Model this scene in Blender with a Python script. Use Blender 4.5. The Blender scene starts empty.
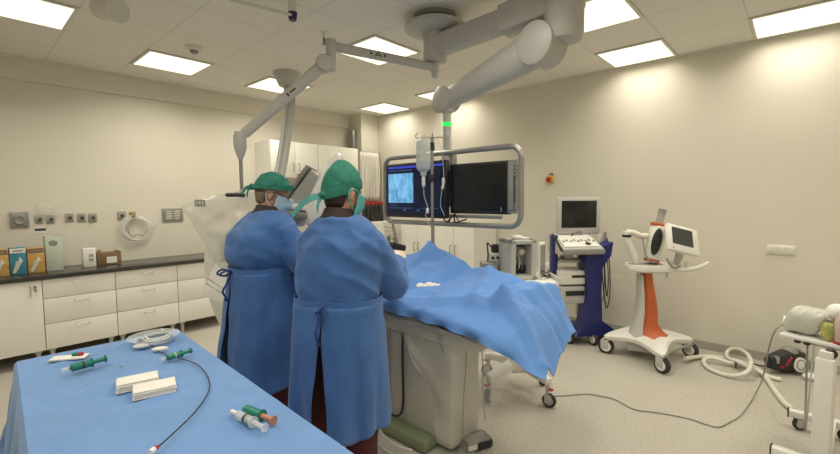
import bpy, bmesh, math, random
from mathutils import Vector as V, Matrix, noise as N
random.seed(7)
PI = math.pi
S = bpy.context.scene
COL = S.collection
# ------------------------------------------------------------------ camera
F, YAW, PITCH, ROLL, CZ = 422.14, 0.7330, -0.0670, -0.0076, 1.52
fw = V((math.cos(YAW)*math.cos(PITCH), math.sin(YAW)*math.cos(PITCH), math.sin(PITCH)))
r0 = V((math.sin(YAW), -math.cos(YAW), 0)); u0 = r0.cross(fw)
rt = r0*math.cos(ROLL) + u0*math.sin(ROLL); up = -r0*math.sin(ROLL) + u0*math.cos(ROLL)
cam = bpy.data.cameras.new('camera'); co = bpy.data.objects.new('camera', cam); COL.objects.link(co)
cam.sensor_fit = 'HORIZONTAL'; cam.sensor_width = 36; cam.lens = F*36/840; cam.clip_start = .02
co.matrix_world = Matrix(((rt.x, up.x, -fw.x, 0), (rt.y, up.y, -fw.y, 0), (rt.z, up.z, -fw.z, CZ), (0, 0, 0, 1)))
S.camera = co
FACE = YAW - PI/2                       # heading of a thing whose local x runs along the camera's right
def ray(x, y): return rt*((x-420)/F) + up*((227-y)/F) + fw
C0 = V((0, 0, CZ))
def az(x, y, z): d = ray(x, y); return C0 + d*((z-CZ)/d.z)
def ax(x, y, X): d = ray(x, y); return C0 + d*(X/d.x)
def ay(x, y, Y): d = ray(x, y); return C0 + d*(Y/d.y)
def ad(x, y, D): return C0 + ray(x, y)*D
def sm(t): t = max(0, min(1, t)); return t*t*(3-2*t)
# ------------------------------------------------------------------ materials
MATS = {}
def mat(name, col, rough=.5, metal=0, var=.06, scale=8, bump=0, bscale=40, alpha=1, trans=0, emit=0, ecol=None, spec=None, coat=0, col2=None, sheen=0, det=3):
    if name in MATS: return MATS[name]
    m = bpy.data.materials.new(name); m.use_nodes = True; nt = m.node_tree; b = nt.nodes['Principled BSDF']
    tc = nt.nodes.new('ShaderNodeTexCoord')
    nz = nt.nodes.new('ShaderNodeTexNoise'); nz.inputs['Scale'].default_value = scale; nz.inputs['Detail'].default_value = det
    nt.links.new(tc.outputs['Object'], nz.inputs['Vector'])
    rp = nt.nodes.new('ShaderNodeValToRGB'); rp.color_ramp.elements[0].position = .32; rp.color_ramp.elements[1].position = .68
    c2 = col2 or tuple(min(1, c*(1+var)) for c in col); c1 = col if col2 else tuple(c*(1-var) for c in col)
    rp.color_ramp.elements[0].color = (*c1, 1); rp.color_ramp.elements[1].color = (*c2, 1)
    nt.links.new(nz.outputs['Fac'], rp.inputs['Fac']); nt.links.new(rp.outputs['Color'], b.inputs['Base Color'])
    b.inputs['Roughness'].default_value = rough; b.inputs['Metallic'].default_value = metal
    b.inputs['Alpha'].default_value = alpha; b.inputs['Transmission Weight'].default_value = trans
    if coat: b.inputs['Coat Weight'].default_value = coat
    if sheen: b.inputs['Sheen Weight'].default_value = sheen
    if spec is not None: b.inputs['Specular IOR Level'].default_value = spec
    if emit:
        b.inputs['Emission Color'].default_value = (*(ecol or col), 1); b.inputs['Emission Strength'].default_value = emit
    if bump:
        n2 = nt.nodes.new('ShaderNodeTexNoise'); n2.inputs['Scale'].default_value = bscale; n2.inputs['Detail'].default_value = 4
        nt.links.new(tc.outputs['Object'], n2.inputs['Vector'])
        bp = nt.nodes.new('ShaderNodeBump'); bp.inputs['Strength'].default_value = bump; bp.inputs['Distance'].default_value = .01
        nt.links.new(n2.outputs['Fac'], bp.inputs['Height']); nt.links.new(bp.outputs['Normal'], b.inputs['Normal'])
    MATS[name] = m
    return m
OI, OJ, TS = .1103, .3636, .6
def ceiling_mat():
    m = mat('ceiling_tile', (.79, .765, .70), .9, var=.02, scale=30)
    nt = m.node_tree; b = nt.nodes['Principled BSDF']; src = b.inputs['Base Color'].links[0].from_socket
    tc = nt.nodes.new('ShaderNodeTexCoord'); sp = nt.nodes.new('ShaderNodeSeparateXYZ'); nt.links.new(tc.outputs['Object'], sp.inputs[0])
    def line(out, off):
        a = nt.nodes.new('ShaderNodeMath'); a.operation = 'SUBTRACT'; a.inputs[1].default_value = off - 60*TS; nt.links.new(out, a.inputs[0])
        d = nt.nodes.new('ShaderNodeMath'); d.operation = 'DIVIDE'; d.inputs[1].default_value = TS; nt.links.new(a.outputs[0], d.inputs[0])
        f = nt.nodes.new('ShaderNodeMath'); f.operation = 'FRACT'; nt.links.new(d.outputs[0], f.inputs[0])
        p = nt.nodes.new('ShaderNodeMath'); p.operation = 'PINGPONG'; p.inputs[1].default_value = .5; nt.links.new(f.outputs[0], p.inputs[0])
        l = nt.nodes.new('ShaderNodeMath'); l.operation = 'LESS_THAN'; l.inputs[1].default_value = .0075; nt.links.new(p.outputs[0], l.inputs[0])
        return l.outputs[0]
    mx = nt.nodes.new('ShaderNodeMath'); mx.operation = 'MAXIMUM'
    nt.links.new(line(sp.outputs['X'], OI), mx.inputs[0]); nt.links.new(line(sp.outputs['Y'], OJ), mx.inputs[1])
    mc = nt.nodes.new('ShaderNodeMix'); mc.data_type = 'RGBA'
    nt.links.new(mx.outputs[0], mc.inputs['Factor']); nt.links.new(src, mc.inputs['A']); mc.inputs['B'].default_value = (.63, .61, .55, 1)
    nt.links.new(mc.outputs['Result'], b.inputs['Base Color'])
    return m
def floor_mat():
    m = mat('vinyl_floor', (.43, .40, .34), .42, col2=(.53, .50, .435), scale=55, det=6, spec=.35)
    return m
M_WALL = mat('wall_paint', (.715, .675, .58), .75, var=.015, scale=2, bump=.03, bscale=120)
M_CEIL = ceiling_mat(); M_FLOOR = floor_mat()
M_TRIM = mat('trim_paint', (.70, .68, .61), .6, var=.02)
M_SKIRT = mat('skirting_vinyl', (.40, .38, .335), .55, var=.04)
M_WHITE = mat('white_plastic', (.80, .785, .73), .4, var=.02)
M_CREAM = mat('cream_plastic', (.72, .69, .60), .42, var=.03)
M_LAM = mat('white_laminate', (.84, .815, .745), .4, var=.015, scale=3)
M_ARM = mat('grey_enamel', (.50, .49, .455), .42, var=.02)
M_ARMD = mat('dark_grey_enamel', (.26, .255, .235), .45, var=.03)
M_STEEL = mat('brushed_steel', (.55, .54, .51), .32, .9, var=.05, scale=30)
M_STEELG = mat('grey_metal_frame', (.38, .375, .36), .35, .7, var=.04)
M_DARK = mat('black_plastic', (.02, .02, .022), .45, var=.1)
M_RUB = mat('black_rubber', (.03, .03, .03), .7, var=.1)
M_SCR = mat('dark_screen', (.010, .012, .013), .16, var=.05)
M_STONE = mat('dark_worktop', (.030, .029, .026), .22, col2=(.05, .048, .044), scale=60, spec=.6)
M_GOWN = mat('gown_cloth', (.050, .142, .385), .8, var=.06, scale=5, bump=.25, bscale=60, sheen=.15)
M_DRAPE = mat('drape_cloth', (.11, .27, .64), .75, var=.05, scale=4, bump=.2, bscale=70, sheen=.15)
M_TDRAPE = mat('table_drape_cloth', (.14, .28, .56), .78, var=.05, scale=5, bump=.3, bscale=45, sheen=.15)
M_CAP = mat("green_cap_cloth", (.018, .160, .115), .85, col2=(.03, .21, .155), scale=30, bump=.5, bscale=60)
M_TIE = mat('turquoise_tie', (.12, .42, .38), .8, var=.08)
M_SKIN = mat('skin', (.50, .27, .17), .55, var=.06, scale=14)
M_MASK = mat('mask_cloth', (.40, .56, .66), .8, var=.04, bump=.2)
M_MAROON = mat('maroon_cloth', (.085, .016, .018), .85, var=.1)
M_COLLAR = mat('dark_collar', (.035, .020, .018), .8, var=.1)
M_GLOVE = mat('latex_glove', (.70, .60, .46), .5, var=.04)
M_HAIR = mat('dark_hair', (.03, .018, .012), .6, var=.2, scale=60)
M_ORANGE = mat('orange_plastic', (.54, .125, .04), .42, var=.04)
M_BLUE = mat('navy_blue_enamel', (.014, .019, .14), .4, var=.05)
M_FILM = mat('clear_film', (.80, .78, .70), .15, var=.03, alpha=.30, bump=.6, bscale=9)
M_FILM2 = mat('clear_film_thin', (.74, .72, .64), .2, var=.05, alpha=.30, bump=.6, bscale=7)
M_CLEAR = mat('clear_plastic', (.85, .87, .86), .08, alpha=.42, var=.03)
M_GREEN = mat('green_syringe_plastic', (.01, .20, .14), .3, var=.06)
M_GAUZE = mat('white_gauze', (.84, .81, .74), .9, var=.02, bump=.5, bscale=150)
M_CARD = mat('brown_cardboard', (.22, .14, .07), .85, var=.1)
M_AMBER = mat('orange_box_print', (.50, .26, .06), .6, col2=(.62, .40, .14), scale=18)
M_TEAL = mat('teal_box_print', (.03, .20, .30), .55, col2=(.06, .27, .38), scale=14)
M_MINT = mat('pale_green_card', (.52, .58, .49), .6, var=.03)
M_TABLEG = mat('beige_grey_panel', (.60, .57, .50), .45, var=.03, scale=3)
M_TABLED = mat('dark_grey_panel', (.38, .37, .335), .5, var=.03, scale=3)  # darker grey of the pedestal side cover
M_OLIVE = mat('olive_floor_cover', (.20, .23, .13), .45, var=.1, scale=6)
M_RED = mat('red_plastic', (.42, .02, .02), .4, var=.05)
M_YEL = mat('yellow_plastic', (.65, .42, .03), .45, var=.05)
M_PIPE = mat('hose_plastic', (.74, .71, .62), .4, var=.04)
# ------------------------------------------------------------------ mesh builder
class MB:
    def __init__(s): s.v = []; s.f = []
    def add(s, vs, fs, M=None):
        o = len(s.v); s.v += [(M @ V(p)) if M else V(p) for p in vs]; s.f += [tuple(i+o for i in f) for f in fs]; return s
    def box(s, c, size, rz=0, bev=0, M=None, rot=None, seg=2):
        T = Matrix.Translation(V(c)) @ (rot.to_4x4() if rot else Matrix.Rotation(rz, 4, 'Z'))
        if M: T = M @ T
        b = bmesh.new(); bmesh.ops.create_cube(b, size=1, matrix=Matrix.Diagonal((*size, 1)))
        if bev: bmesh.ops.bevel(b, geom=b.edges[:], offset=min(bev, min(size)*.49), segments=seg, profile=.5, affect='EDGES')
        b.verts.index_update(); s.add([v.co.copy() for v in b.verts], [[v.index for v in f.verts] for f in b.faces], T); b.free(); return s
    def cyl(s, p0, p1, ra, rb=None, n=16, cap=True):
        rb = ra if rb is None else rb; p0, p1 = V(p0), V(p1); d = (p1-p0).normalized(); a = d.orthogonal().normalized(); c = d.cross(a)
        vs = [p+(a*math.cos(2*PI*i/n)+c*math.sin(2*PI*i/n))*r for p, r in ((p0, ra), (p1, rb)) for i in range(n)]
        fs = [(i, (i+1) % n, n+(i+1) % n, n+i) for i in range(n)]
        if cap: fs += [tuple(range(n-1, -1, -1)), tuple(range(n, 2*n))]
        return s.add(vs, fs)
    def limb(s, p0, p1, ra, rb=None, n=14):
        rb = ra if rb is None else rb
        s.cyl(p0, p1, ra, rb, n); s.ell(p0, (ra,)*3, n); s.ell(p1, (rb,)*3, n); return s
    def tube(s, pts, r, n=8, closed=False, sub=6, cap=True):
        pts = [V(p) for p in pts]
        if sub and len(pts) > 2: pts = crom(pts, sub, closed)
        m = len(pts); rs = r if isinstance(r, (list, tuple)) else None
        prev = None; vs = []
        for i, p in enumerate(pts):
            d = (pts[(i+1) % m]-pts[i-1]) if closed else (pts[min(i+1, m-1)]-pts[max(i-1, 0)])
            d = d.normalized() if d.length > 1e-9 else V((0, 0, 1))
            a = d.orthogonal().normalized() if prev is None else (prev-d*prev.dot(d)).normalized()
            prev = a; c = d.cross(a)
            if rs: t = i/(m-1)*(len(rs)-1); k = min(int(t), len(rs)-2); rr = rs[k]+(rs[k+1]-rs[k])*(t-k)
            else: rr = r
            vs += [p+(a*math.cos(2*PI*j/n)+c*math.sin(2*PI*j/n))*rr for j in range(n)]
        fs = []
        for i in range(m if closed else m-1):
            q = (i+1) % m
            fs += [(i*n+j, i*n+(j+1) % n, q*n+(j+1) % n, q*n+j) for j in range(n)]
        if cap and not closed: fs += [tuple(range(n-1, -1, -1)), tuple(range((m-1)*n, m*n))]
        return s.add(vs, fs)
    def strip(s, pts, nrm, w, t):                      # flat bar of width w (along nrm) and thickness t swept along pts
        pts = [V(p) for p in pts]; nrm = V(nrm).normalized(); rings = []
        for i, p in enumerate(pts):
            d = (pts[min(i+1, len(pts)-1)]-pts[max(i-1, 0)]).normalized(); q = d.cross(nrm).normalized()
            rings.append([p+nrm*(w/2)+q*(t/2), p-nrm*(w/2)+q*(t/2), p-nrm*(w/2)-q*(t/2), p+nrm*(w/2)-q*(t/2)])
        return s.loft(rings)
    def lathe(s, prof, c=(0, 0, 0), axis=(0, 0, 1), n=24):
        d = V(axis).normalized(); a = d.orthogonal().normalized(); e = d.cross(a); c = V(c)
        return s.loft([[c+d*h+(a*math.cos(2*PI*i/n)+e*math.sin(2*PI*i/n))*max(r, 1e-4) for i in range(n)] for r, h in prof])
    def ell(s, c, r, n=16, M=None, m=None):
        m = m or max(6, n//2+2); vs = []; c = V(c)
        R = M.to_3x3() if M else Matrix.Identity(3)
        for i in range(1, m):
            t = PI*i/m
            for j in range(n):
                f = 2*PI*j/n; vs.append(c+R @ V((r[0]*math.sin(t)*math.cos(f), r[1]*math.sin(t)*math.sin(f), r[2]*math.cos(t))))
        fs = [(i*n+j, (i+1)*n+j, (i+1)*n+(j+1) % n, i*n+(j+1) % n) for i in range(m-2) for j in range(n)]
        vs += [c+R @ V((0, 0, r[2])), c+R @ V((0, 0, -r[2]))]; a, b = len(vs)-2, len(vs)-1
        fs += [(a, j, (j+1) % n) for j in range(n)] + [(b, (m-2)*n+(j+1) % n, (m-2)*n+j) for j in range(n)]
        return s.add(vs, fs)
    def loft(s, rings, cap=True, closed=True):
        n = len(rings[0]); vs = [p for r in rings for p in r]; k = n if closed else n-1
        fs = [(i*n+j, i*n+(j+1) % n, (i+1)*n+(j+1) % n, (i+1)*n+j) for i in range(len(rings)-1) for j in range(k)]
        if cap: fs += [tuple(range(n-1, -1, -1)), tuple(range((len(rings)-1)*n, len(rings)*n))]
        return s.add(vs, fs)
    def grid(s, fn, nu, nv):
        vs = [fn(i/nu, j/nv) for i in range(nu+1) for j in range(nv+1)]; w = nv+1
        return s.add(vs, [(i*w+j, (i+1)*w+j, (i+1)*w+j+1, i*w+j+1) for i in range(nu) for j in range(nv)])
    def prism(s, poly, t, M=None):                     # 2D polygon in xy, thickness t along z
        n = len(poly); vs = [(x, y, -t/2) for x, y in poly]+[(x, y, t/2) for x, y in poly]
        return s.add(vs, [tuple(range(n-1, -1, -1)), tuple(range(n, 2*n))]+[(i, (i+1) % n, n+(i+1) % n, n+i) for i in range(n)], M)
    def build(s, name, m, parent=None, local=False, smooth=True, solid=0, kind=None, remesh=0, post=None, label=None, smooth_it=0):
        off = V((0, 0, 0)); q = parent
        while q is not None and not local: off += q.location; q = q.parent
        me = bpy.data.meshes.new(name); me.from_pydata([tuple(p-off) for p in s.v], [], s.f); me.update()
        o = bpy.data.objects.new(name, me); COL.objects.link(o)
        b = bmesh.new(); b.from_mesh(me); bmesh.ops.recalc_face_normals(b, faces=b.faces[:]); b.to_mesh(me); b.free()
        if remesh:
            md = o.modifiers.new('r', 'REMESH'); md.mode = 'VOXEL'; md.voxel_size = remesh
            if smooth_it: sd = o.modifiers.new('s', 'SMOOTH'); sd.iterations = smooth_it; sd.factor = .5
            dg = bpy.context.evaluated_depsgraph_get(); dg.update()
            nm = bpy.data.meshes.new_from_object(o.evaluated_get(dg)); o.modifiers.clear(); o.data = nm; bpy.data.meshes.remove(me); me = nm; me.name = name
        if post: post(me)
        me.materials.clear(); me.materials.append(m)
        if smooth and len(me.polygons):
            me.polygons.foreach_set('use_smooth', [True]*len(me.polygons))
            me.update()
            if not remesh and hasattr(me, 'set_sharp_from_angle'): me.set_sharp_from_angle(angle=math.radians(38))
        if solid: sd = o.modifiers.new('solid', 'SOLIDIFY'); sd.thickness = solid; sd.offset = 0
        if parent: o.parent = parent
        if kind: o['kind'] = kind
        if label: o['label'] = label
        return o
def crom(P, sub, closed=False):
    out = []; n = len(P)
    for i in range(n if closed else n-1):
        if closed: a, b, c, d = P[i-1], P[i], P[(i+1) % n], P[(i+2) % n]
        else: a, b, c, d = P[max(i-1, 0)], P[i], P[i+1], P[min(i+2, n-1)]
        for k in range(sub):
            t = k/sub; out.append(.5*((2*b)+(c-a)*t+(2*a-5*b+4*c-d)*t*t+(3*b-a-3*c+d)*t**3))
    if not closed: out.append(P[-1])
    return out
def lerp_table(T, z):
    if z <= T[0][0]: return T[0][1:]
    for a, b in zip(T, T[1:]):
        if z <= b[0]:
            t = sm((z-a[0])/(b[0]-a[0]))*.5+(z-a[0])/(b[0]-a[0])*.5
            return tuple(x+(y-x)*t for x, y in zip(a[1:], b[1:]))
    return T[-1][1:]
def tag(o, label, cat, group=None, kind=None):
    o['label'] = label; o['category'] = cat
    if group: o['group'] = group
    if kind: o['kind'] = kind
    return o
def thing(name, label, cat, loc=(0, 0, 0), rz=0, group=None):
    o = bpy.data.objects.new(name, None); COL.objects.link(o); o.location = V(loc); o.rotation_euler = (0, 0, rz); o.empty_display_size = .05
    return tag(o, label, cat, group)
def dup(root, loc, label, rz=None):
    r = root.copy(); COL.objects.link(r); r.location = V(loc); r['label'] = label
    if rz is not None: r.rotation_euler = (0, 0, rz)
    for ch in list(root.children):
        c = ch.copy(); COL.objects.link(c); c.parent = r
        for g in list(ch.children):
            d = g.copy(); COL.objects.link(d); d.parent = c
    return r
def struct(name, mb, m, **k): return mb.build(name, m, kind='structure', **k)
# ------------------------------------------------------------------ room shell
X0, X1, Y0, Y1, ZC = -1.6, 4.97, -2.2, 5.75, 2.93
struct('floor', MB().box(((X0+X1)/2, (Y0+Y1)/2, -.05), (X1-X0+.4, Y1-Y0+.4, .1)), M_FLOOR, smooth=False)
struct('ceiling', MB().box(((X0+X1)/2, (Y0+Y1)/2, ZC+.05), (X1-X0+.4, Y1-Y0+.4, .1)), M_CEIL, smooth=False)
struct('wall_right', MB().box((X1+.06, (Y0+Y1)/2, ZC/2), (.12, Y1-Y0+.24, ZC)), M_WALL, smooth=False)
struct('wall_left', MB().box(((X0+X1)/2, Y1+.06, ZC/2), (X1-X0, .12, ZC)), M_WALL, smooth=False)
struct('wall_back', MB().box((X0-.06, (Y0+Y1)/2, ZC/2), (.12, Y1-Y0+.24, ZC)), M_WALL, smooth=False)
struct('wall_front', MB().box(((X0+X1)/2, Y0-.06, ZC/2), (X1-X0, .12, ZC)), M_WALL, smooth=False)
struct('wall_corner_column', MB().box((4.785, 5.59, ZC/2), (.37, .32, ZC)), M_WALL, smooth=False)
struct('trim_1', MB().box(((X0+4.6)/2, Y1-.02, 2.82), (4.6-X0, .04, .22), bev=.004), M_WALL, smooth=False)
struct('trim_2', MB().box((X1-.012, (Y0+5.43)/2, ZC-.012), (.024, 5.43-Y0, .024)), M_TRIM, smooth=False)
struct('trim_3', MB().box(((X0+4.6)/2, Y1-.052, ZC-.012), (4.6-X0, .024, .024)), M_TRIM, smooth=False)
struct('baseboard_right', MB().box((X1-.006, (Y0+5.43)/2, .04), (.012, 5.43-Y0, .08), bev=.004), M_SKIRT, smooth=False)
struct('baseboard_left', MB().box(((X0+4.6)/2, Y1-.006, .04), (4.6-X0, .012, .08), bev=.004), M_SKIRT, smooth=False)
M_DADO = mat('wall_protection_panel', (.71, .67, .575), .5, var=.015, scale=2)
struct('trim_4', MB().box((X1-.003, 2.9, .36), (.006, 2.9, .56)), M_DADO, smooth=False)
# ------------------------------------------------------------------ ceiling lights
LCOL = (1.0, .945, .815)
M_DIFF = mat('light_diffuser', (.9, .87, .76), .5, emit=1.0, ecol=(1.0, .93, .74))
def lamp_parts(root):
    fr = MB(); a, w = .2975, .022
    for sx, sy, lx, ly in ((0, 1, 2*a, w), (0, -1, 2*a, w), (1, 0, w, 2*a-2*w), (-1, 0, w, 2*a-2*w)):
        fr.box((sx*(a-w/2), sy*(a-w/2), -.004), (lx, ly, .012), bev=.002)
    fr.build('lamp_frame', M_TRIM, root, local=True)
    MB().box((0, 0, -.002), (2*(a-w), 2*(a-w), .008)).build('diffuser', M_DIFF, root, local=True)
LP = [((7, 1), 'square ceiling light panel near the far end of the thick grey monitor arm'),
      ((2, 7), 'square ceiling light panel just beside the round smoke detector'),
      ((7, 7), 'square ceiling light panel nearest the wall column in the far corner'),
      ((4, 4), 'square ceiling light panel crossed by the thin shield arm'),
      ((4, 7), 'square ceiling light panel half hidden behind the tilted ceiling pole'),
      ((0, 6), 'square ceiling light panel cut by the upper left corner of the photo'),
      ((7, -1), 'square ceiling light panel cut by the photo edge over the white wrapped bundle'),
      ((5, 1), 'square ceiling light panel behind the top elbow of the monitor arm, cut by the frame'),
      ((7, 5), 'square ceiling light panel mostly hidden by the lower joint of the monitor arm'),
      ((2, 1), 'added ceiling fill light outside the frame above the photographer'),  # from here on: unseen panels added to fill in the room light
      ((2, -2), 'added ceiling fill light outside the frame behind the photographer'),
      ((5, -2), 'added ceiling fill light outside the frame by the near end of the plain wall'),
      ((-1, 3), 'added ceiling fill light outside the frame over the near end of the blue table'),
      ((-1, 0), 'added ceiling fill light outside the frame beside the photographer'),
      ((-1, -3), 'added ceiling fill light outside the frame in the corner behind the photographer'),
      ((7, -4), 'added ceiling fill light outside the frame beyond the overbed table')]
first = None
for (i, j), lab in LP:
    p = (OI+TS*(i+.5), OJ+TS*(j+.5), ZC-.004)
    if first is None:
        first = thing('ceiling_light', lab, 'ceiling light', p, group='square ceiling light panels'); lamp_parts(first)
    else: dup(first, p, lab)
    ld = bpy.data.lights.new('panel_light', 'AREA'); ld.shape = 'SQUARE'; ld.size = .54; ld.energy = 4.9 if i == 7 else 10.6; ld.spread = math.radians(150); ld.color = LCOL
    lo = bpy.data.objects.new('panel_light', ld); COL.objects.link(lo); lo.location = (p[0], p[1], ZC-.016)
# ------------------------------------------------------------------ left wall: cabinets, worktop, wall fittings, boxes
FY, BY, CT = 5.175, 5.74, .84
def handle(parent, x, y, z, w=.10, name='handle'):
    MB().tube([(x-w/2, y, z), (x-w/2, y-.028, z-.004), (x-w/2+.012, y-.034, z-.006), (x+w/2-.012, y-.034, z-.006), (x+w/2, y-.028, z-.004), (x+w/2, y, z)], .0045, 8, sub=3).build(name, M_STEEL, parent)
def base_unit(x0, x1, label, kind):
    t = thing('base_cabinet', label, 'cabinet', ((x0+x1)/2, (FY+BY)/2, 0), group='white base cabinets under the dark worktop')
    zb, zt = .135, CT-.04
    MB().box(((x0+x1)/2, (FY+.02+BY)/2, (zb+zt)/2), (x1-x0-.004, BY-FY-.02, zt-zb)).build('body', M_LAM, t)
    for fx in (x0+.05, x1-.05):
        for fy in (FY+.07, BY-.07): MB().lathe([(.028, 0), (.028, .012), (.019, .02), (.019, .10), (.03, .11), (.03, .135)], (fx, fy, 0), n=14).build('foot', M_ARM, t)
    if kind == 'door':
        d = MB().box(((x0+x1)/2, FY+.01, (zb+zt)/2), (x1-x0-.006, .02, zt-zb-.004), bev=.002).build('door', M_LAM, t)
        hx = x1-.085
        MB().tube([(hx, FY, zt-.045), (hx, FY-.03, zt-.05), (hx, FY-.03, zt-.13), (hx, FY, zt-.135)], .005, 8, sub=3).build('handle', M_STEEL, d)
        k = MB().cyl((hx+.035, FY+.001, zt-.06), (hx+.035, FY-.012, zt-.06), .011)
        k.box((hx+.035, FY-.022, zt-.068), (.004, .022, .026)); k.cyl((hx+.036, FY-.02, zt-.08), (hx+.036, FY-.026, zt-.10), .010)
        k.build('lock_with_key', M_ARMD, d)
    else:
        hs = (zt-zb)
        cuts = [zt, zt-hs*.275, zt-hs*.635, zb]
        for a, b in zip(cuts, cuts[1:]):
            d = MB().box(((x0+x1)/2, FY+.01, (a+b)/2), (x1-x0-.006, .02, a-b-.005), bev=.002).build('drawer', M_LAM, t)
            handle(d, (x0+x1)/2, FY, a-.045)
def xw(px): return ay(px, 290, FY).x
ux = [-1.1, -.4, xw(42.5), xw(116), xw(178), 2.48]
base_unit(ux[0], ux[1], 'white base cabinet outside the frame beyond the locked door unit', 'drawer')
base_unit(ux[1], ux[2], 'white base cabinet with a plain door and a key in its lock', 'door')
base_unit(ux[2], ux[3], 'white three-drawer base cabinet under the tall pale green box', 'drawer')
base_unit(ux[3], ux[4], 'white three-drawer base cabinet under the coiled tube on the wall', 'drawer')
base_unit(ux[4], ux[5], 'white three-drawer base cabinet partly hidden by the plastic covered shield', 'drawer')
tag(MB().box(((ux[0]+2.47)/2, (FY-.02+BY)/2, CT-.02), (2.47-ux[0], BY-FY+.02, .04), bev=.004).build('worktop', M_STONE), 'long dark stone worktop running over the white base cabinets', 'worktop')
WY = 5.75
def wall_plate(x0, y0, x1, y1, name, label, cat, m, deep=.012, group=None):
    a, b = ay(x0, y0, WY), ay(x1, y1, WY); c = (a+b)/2
    t = thing(name, label, cat, (c.x, WY, c.z), group=group)
    MB().box((c.x, WY-deep/2, c.z), (abs(b.x-a.x), deep, abs(a.z-b.z)), bev=.004).build('plate', m, t)
    return t, c, abs(b.x-a.x), abs(a.z-b.z)
t, c, w_, h_ = wall_plate(9, 212, 29.5, 226.8, 'wall_intercom', 'square grey wall plate with a round black socket above the glove boxes', 'wall plate', M_STEELG, .02)
MB().lathe([(.035, 0), (.05, .004), (.05, .012), (.038, .018), (.03, .012), (.0, .012)], (c.x, WY-.02, c.z-.005), (0, -1, 0), 24).build('round_socket', M_ARMD, t)
for sx in (-1, 1):
    for sz in (-1, 1): MB().cyl((c.x+sx*w_*.42, WY-.02, c.z+sz*h_*.4), (c.x+sx*w_*.42, WY-.023, c.z+sz*h_*.4), .006).build('screw', M_STEEL, t)
for px, lab in ((39, 'small wall socket right beside the square grey wall plate'), (50.5, 'small wall socket with a clear plastic bag hung over it'),
                (69.5, 'small wall socket nearest the bagged one, first of three in a row'), (81.5, 'small wall socket in the middle of three in a row'),
                (92.5, 'small wall socket last of three in a row, nearest the coiled tube'), (121.5, 'small wall socket partly hidden behind the coiled tube')):
    yy = 219 if px < 60 else 217.5 if px < 100 else 215.5
    t, c, w_, h_ = wall_plate(px-4.6, yy-4, px+4.6, yy+4, 'wall_socket', lab, 'socket', mat('socket_beige', (.36, .34, .28), .45), group='small square sockets on the cabinet wall')
    MB().lathe([(.022, 0), (.022, .004), (.017, .004), (.015, -.004), (0, -.004)], (c.x, WY-.0125, c.z), (0, -1, 0), 18).build('socket_hole', M_ARMD, t)
    MB().box((c.x+.004, WY-.03, c.z-.002), (.024, .035, .016), rz=0, bev=.005).build('plug', M_DARK, t)
c = ay(48, 212, WY)
tag(MB().grid(lambda u, v: V((c.x-.10+.20*u+.012*math.sin(7*v+3*u), WY-.016-.02*math.sin(PI*u)*math.sin(PI*v)-.008*N.noise(V((u*6, v*6, 0))), c.z+.085-.17*v+.01*math.sin(9*u))), 16, 16).build('plastic_bag', M_FILM), 'crumpled clear plastic bag hung on the wall over a socket', 'bag')
a = ay(40.5, 230.8, WY)
t = thing('wall_sticker', 'small white sticker with a dark top band on the wall above the glove boxes', 'sticker', (a.x, WY, a.z))
MB().box((a.x, WY-.001, a.z), (.085, .002, .05)).build('paper', M_WHITE, t)
MB().box((a.x, WY-.0025, a.z+.012), (.085, .001, .024)).build('dark_band', mat('navy_ink', (.03, .035, .08), .6), t)
t, c, w_, h_ = wall_plate(161.5, 208.5, 183, 221, 'wall_vent', 'grey wall vent plate with two louvred openings near the plastic covered shield', 'vent', M_STEELG, .014)
for s in (-1, 1):
    l = MB()
    for k in range(4): l.box((c.x+s*w_*.19, WY-.018, c.z+(k-1.5)*h_*.17), (w_*.26, .010, h_*.09), bev=.002)
    l.build('louvre', M_CREAM, t)
# coiled tube hung on a wall bracket
c = ay(135, 228, WY-.04)
t = thing('coiled_tube', 'coil of clear tubing hung on a brass wall bracket above the worktop', 'tube', (c.x, WY, c.z))
for k in range(5):
    rr = .150-.006*k
    MB().tube([(c.x+rr*math.cos(a)+.004*k, WY-.03-.007*k, c.z+rr*math.sin(a)-.003*k) for a in [2*PI*i/20+.3*k for i in range(20)]], .006, 8, True, 3).build('tube_loop', M_CLEAR, t)
MB().tube([(c.x-.09, WY-.05, c.z+.02), (c.x-.04, WY-.055, c.z-.09), (c.x+.02, WY-.055, c.z-.075), (c.x+.08, WY-.05, c.z-.10)], .006, 8).build('dark_lead', M_ARMD, t)
MB().tube([(c.x+.09, WY-.05, c.z-.03), (c.x+.15, WY-.05, c.z+.05), (c.x+.20, WY-.04, c.z+.07), (c.x+.17, WY-.04, c.z+.0)], .005, 8).build('tube_tail', M_CLEAR, t)
b = MB().box((c.x-.01, WY-.015, c.z+.15), (.06, .03, .07), bev=.006); b.cyl((c.x-.01, WY-.03, c.z+.135), (c.x-.01, WY-.09, c.z+.145), .012)
b.build('bracket', mat('brass_fitting', (.42, .30, .09), .35, .6), t)
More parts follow.
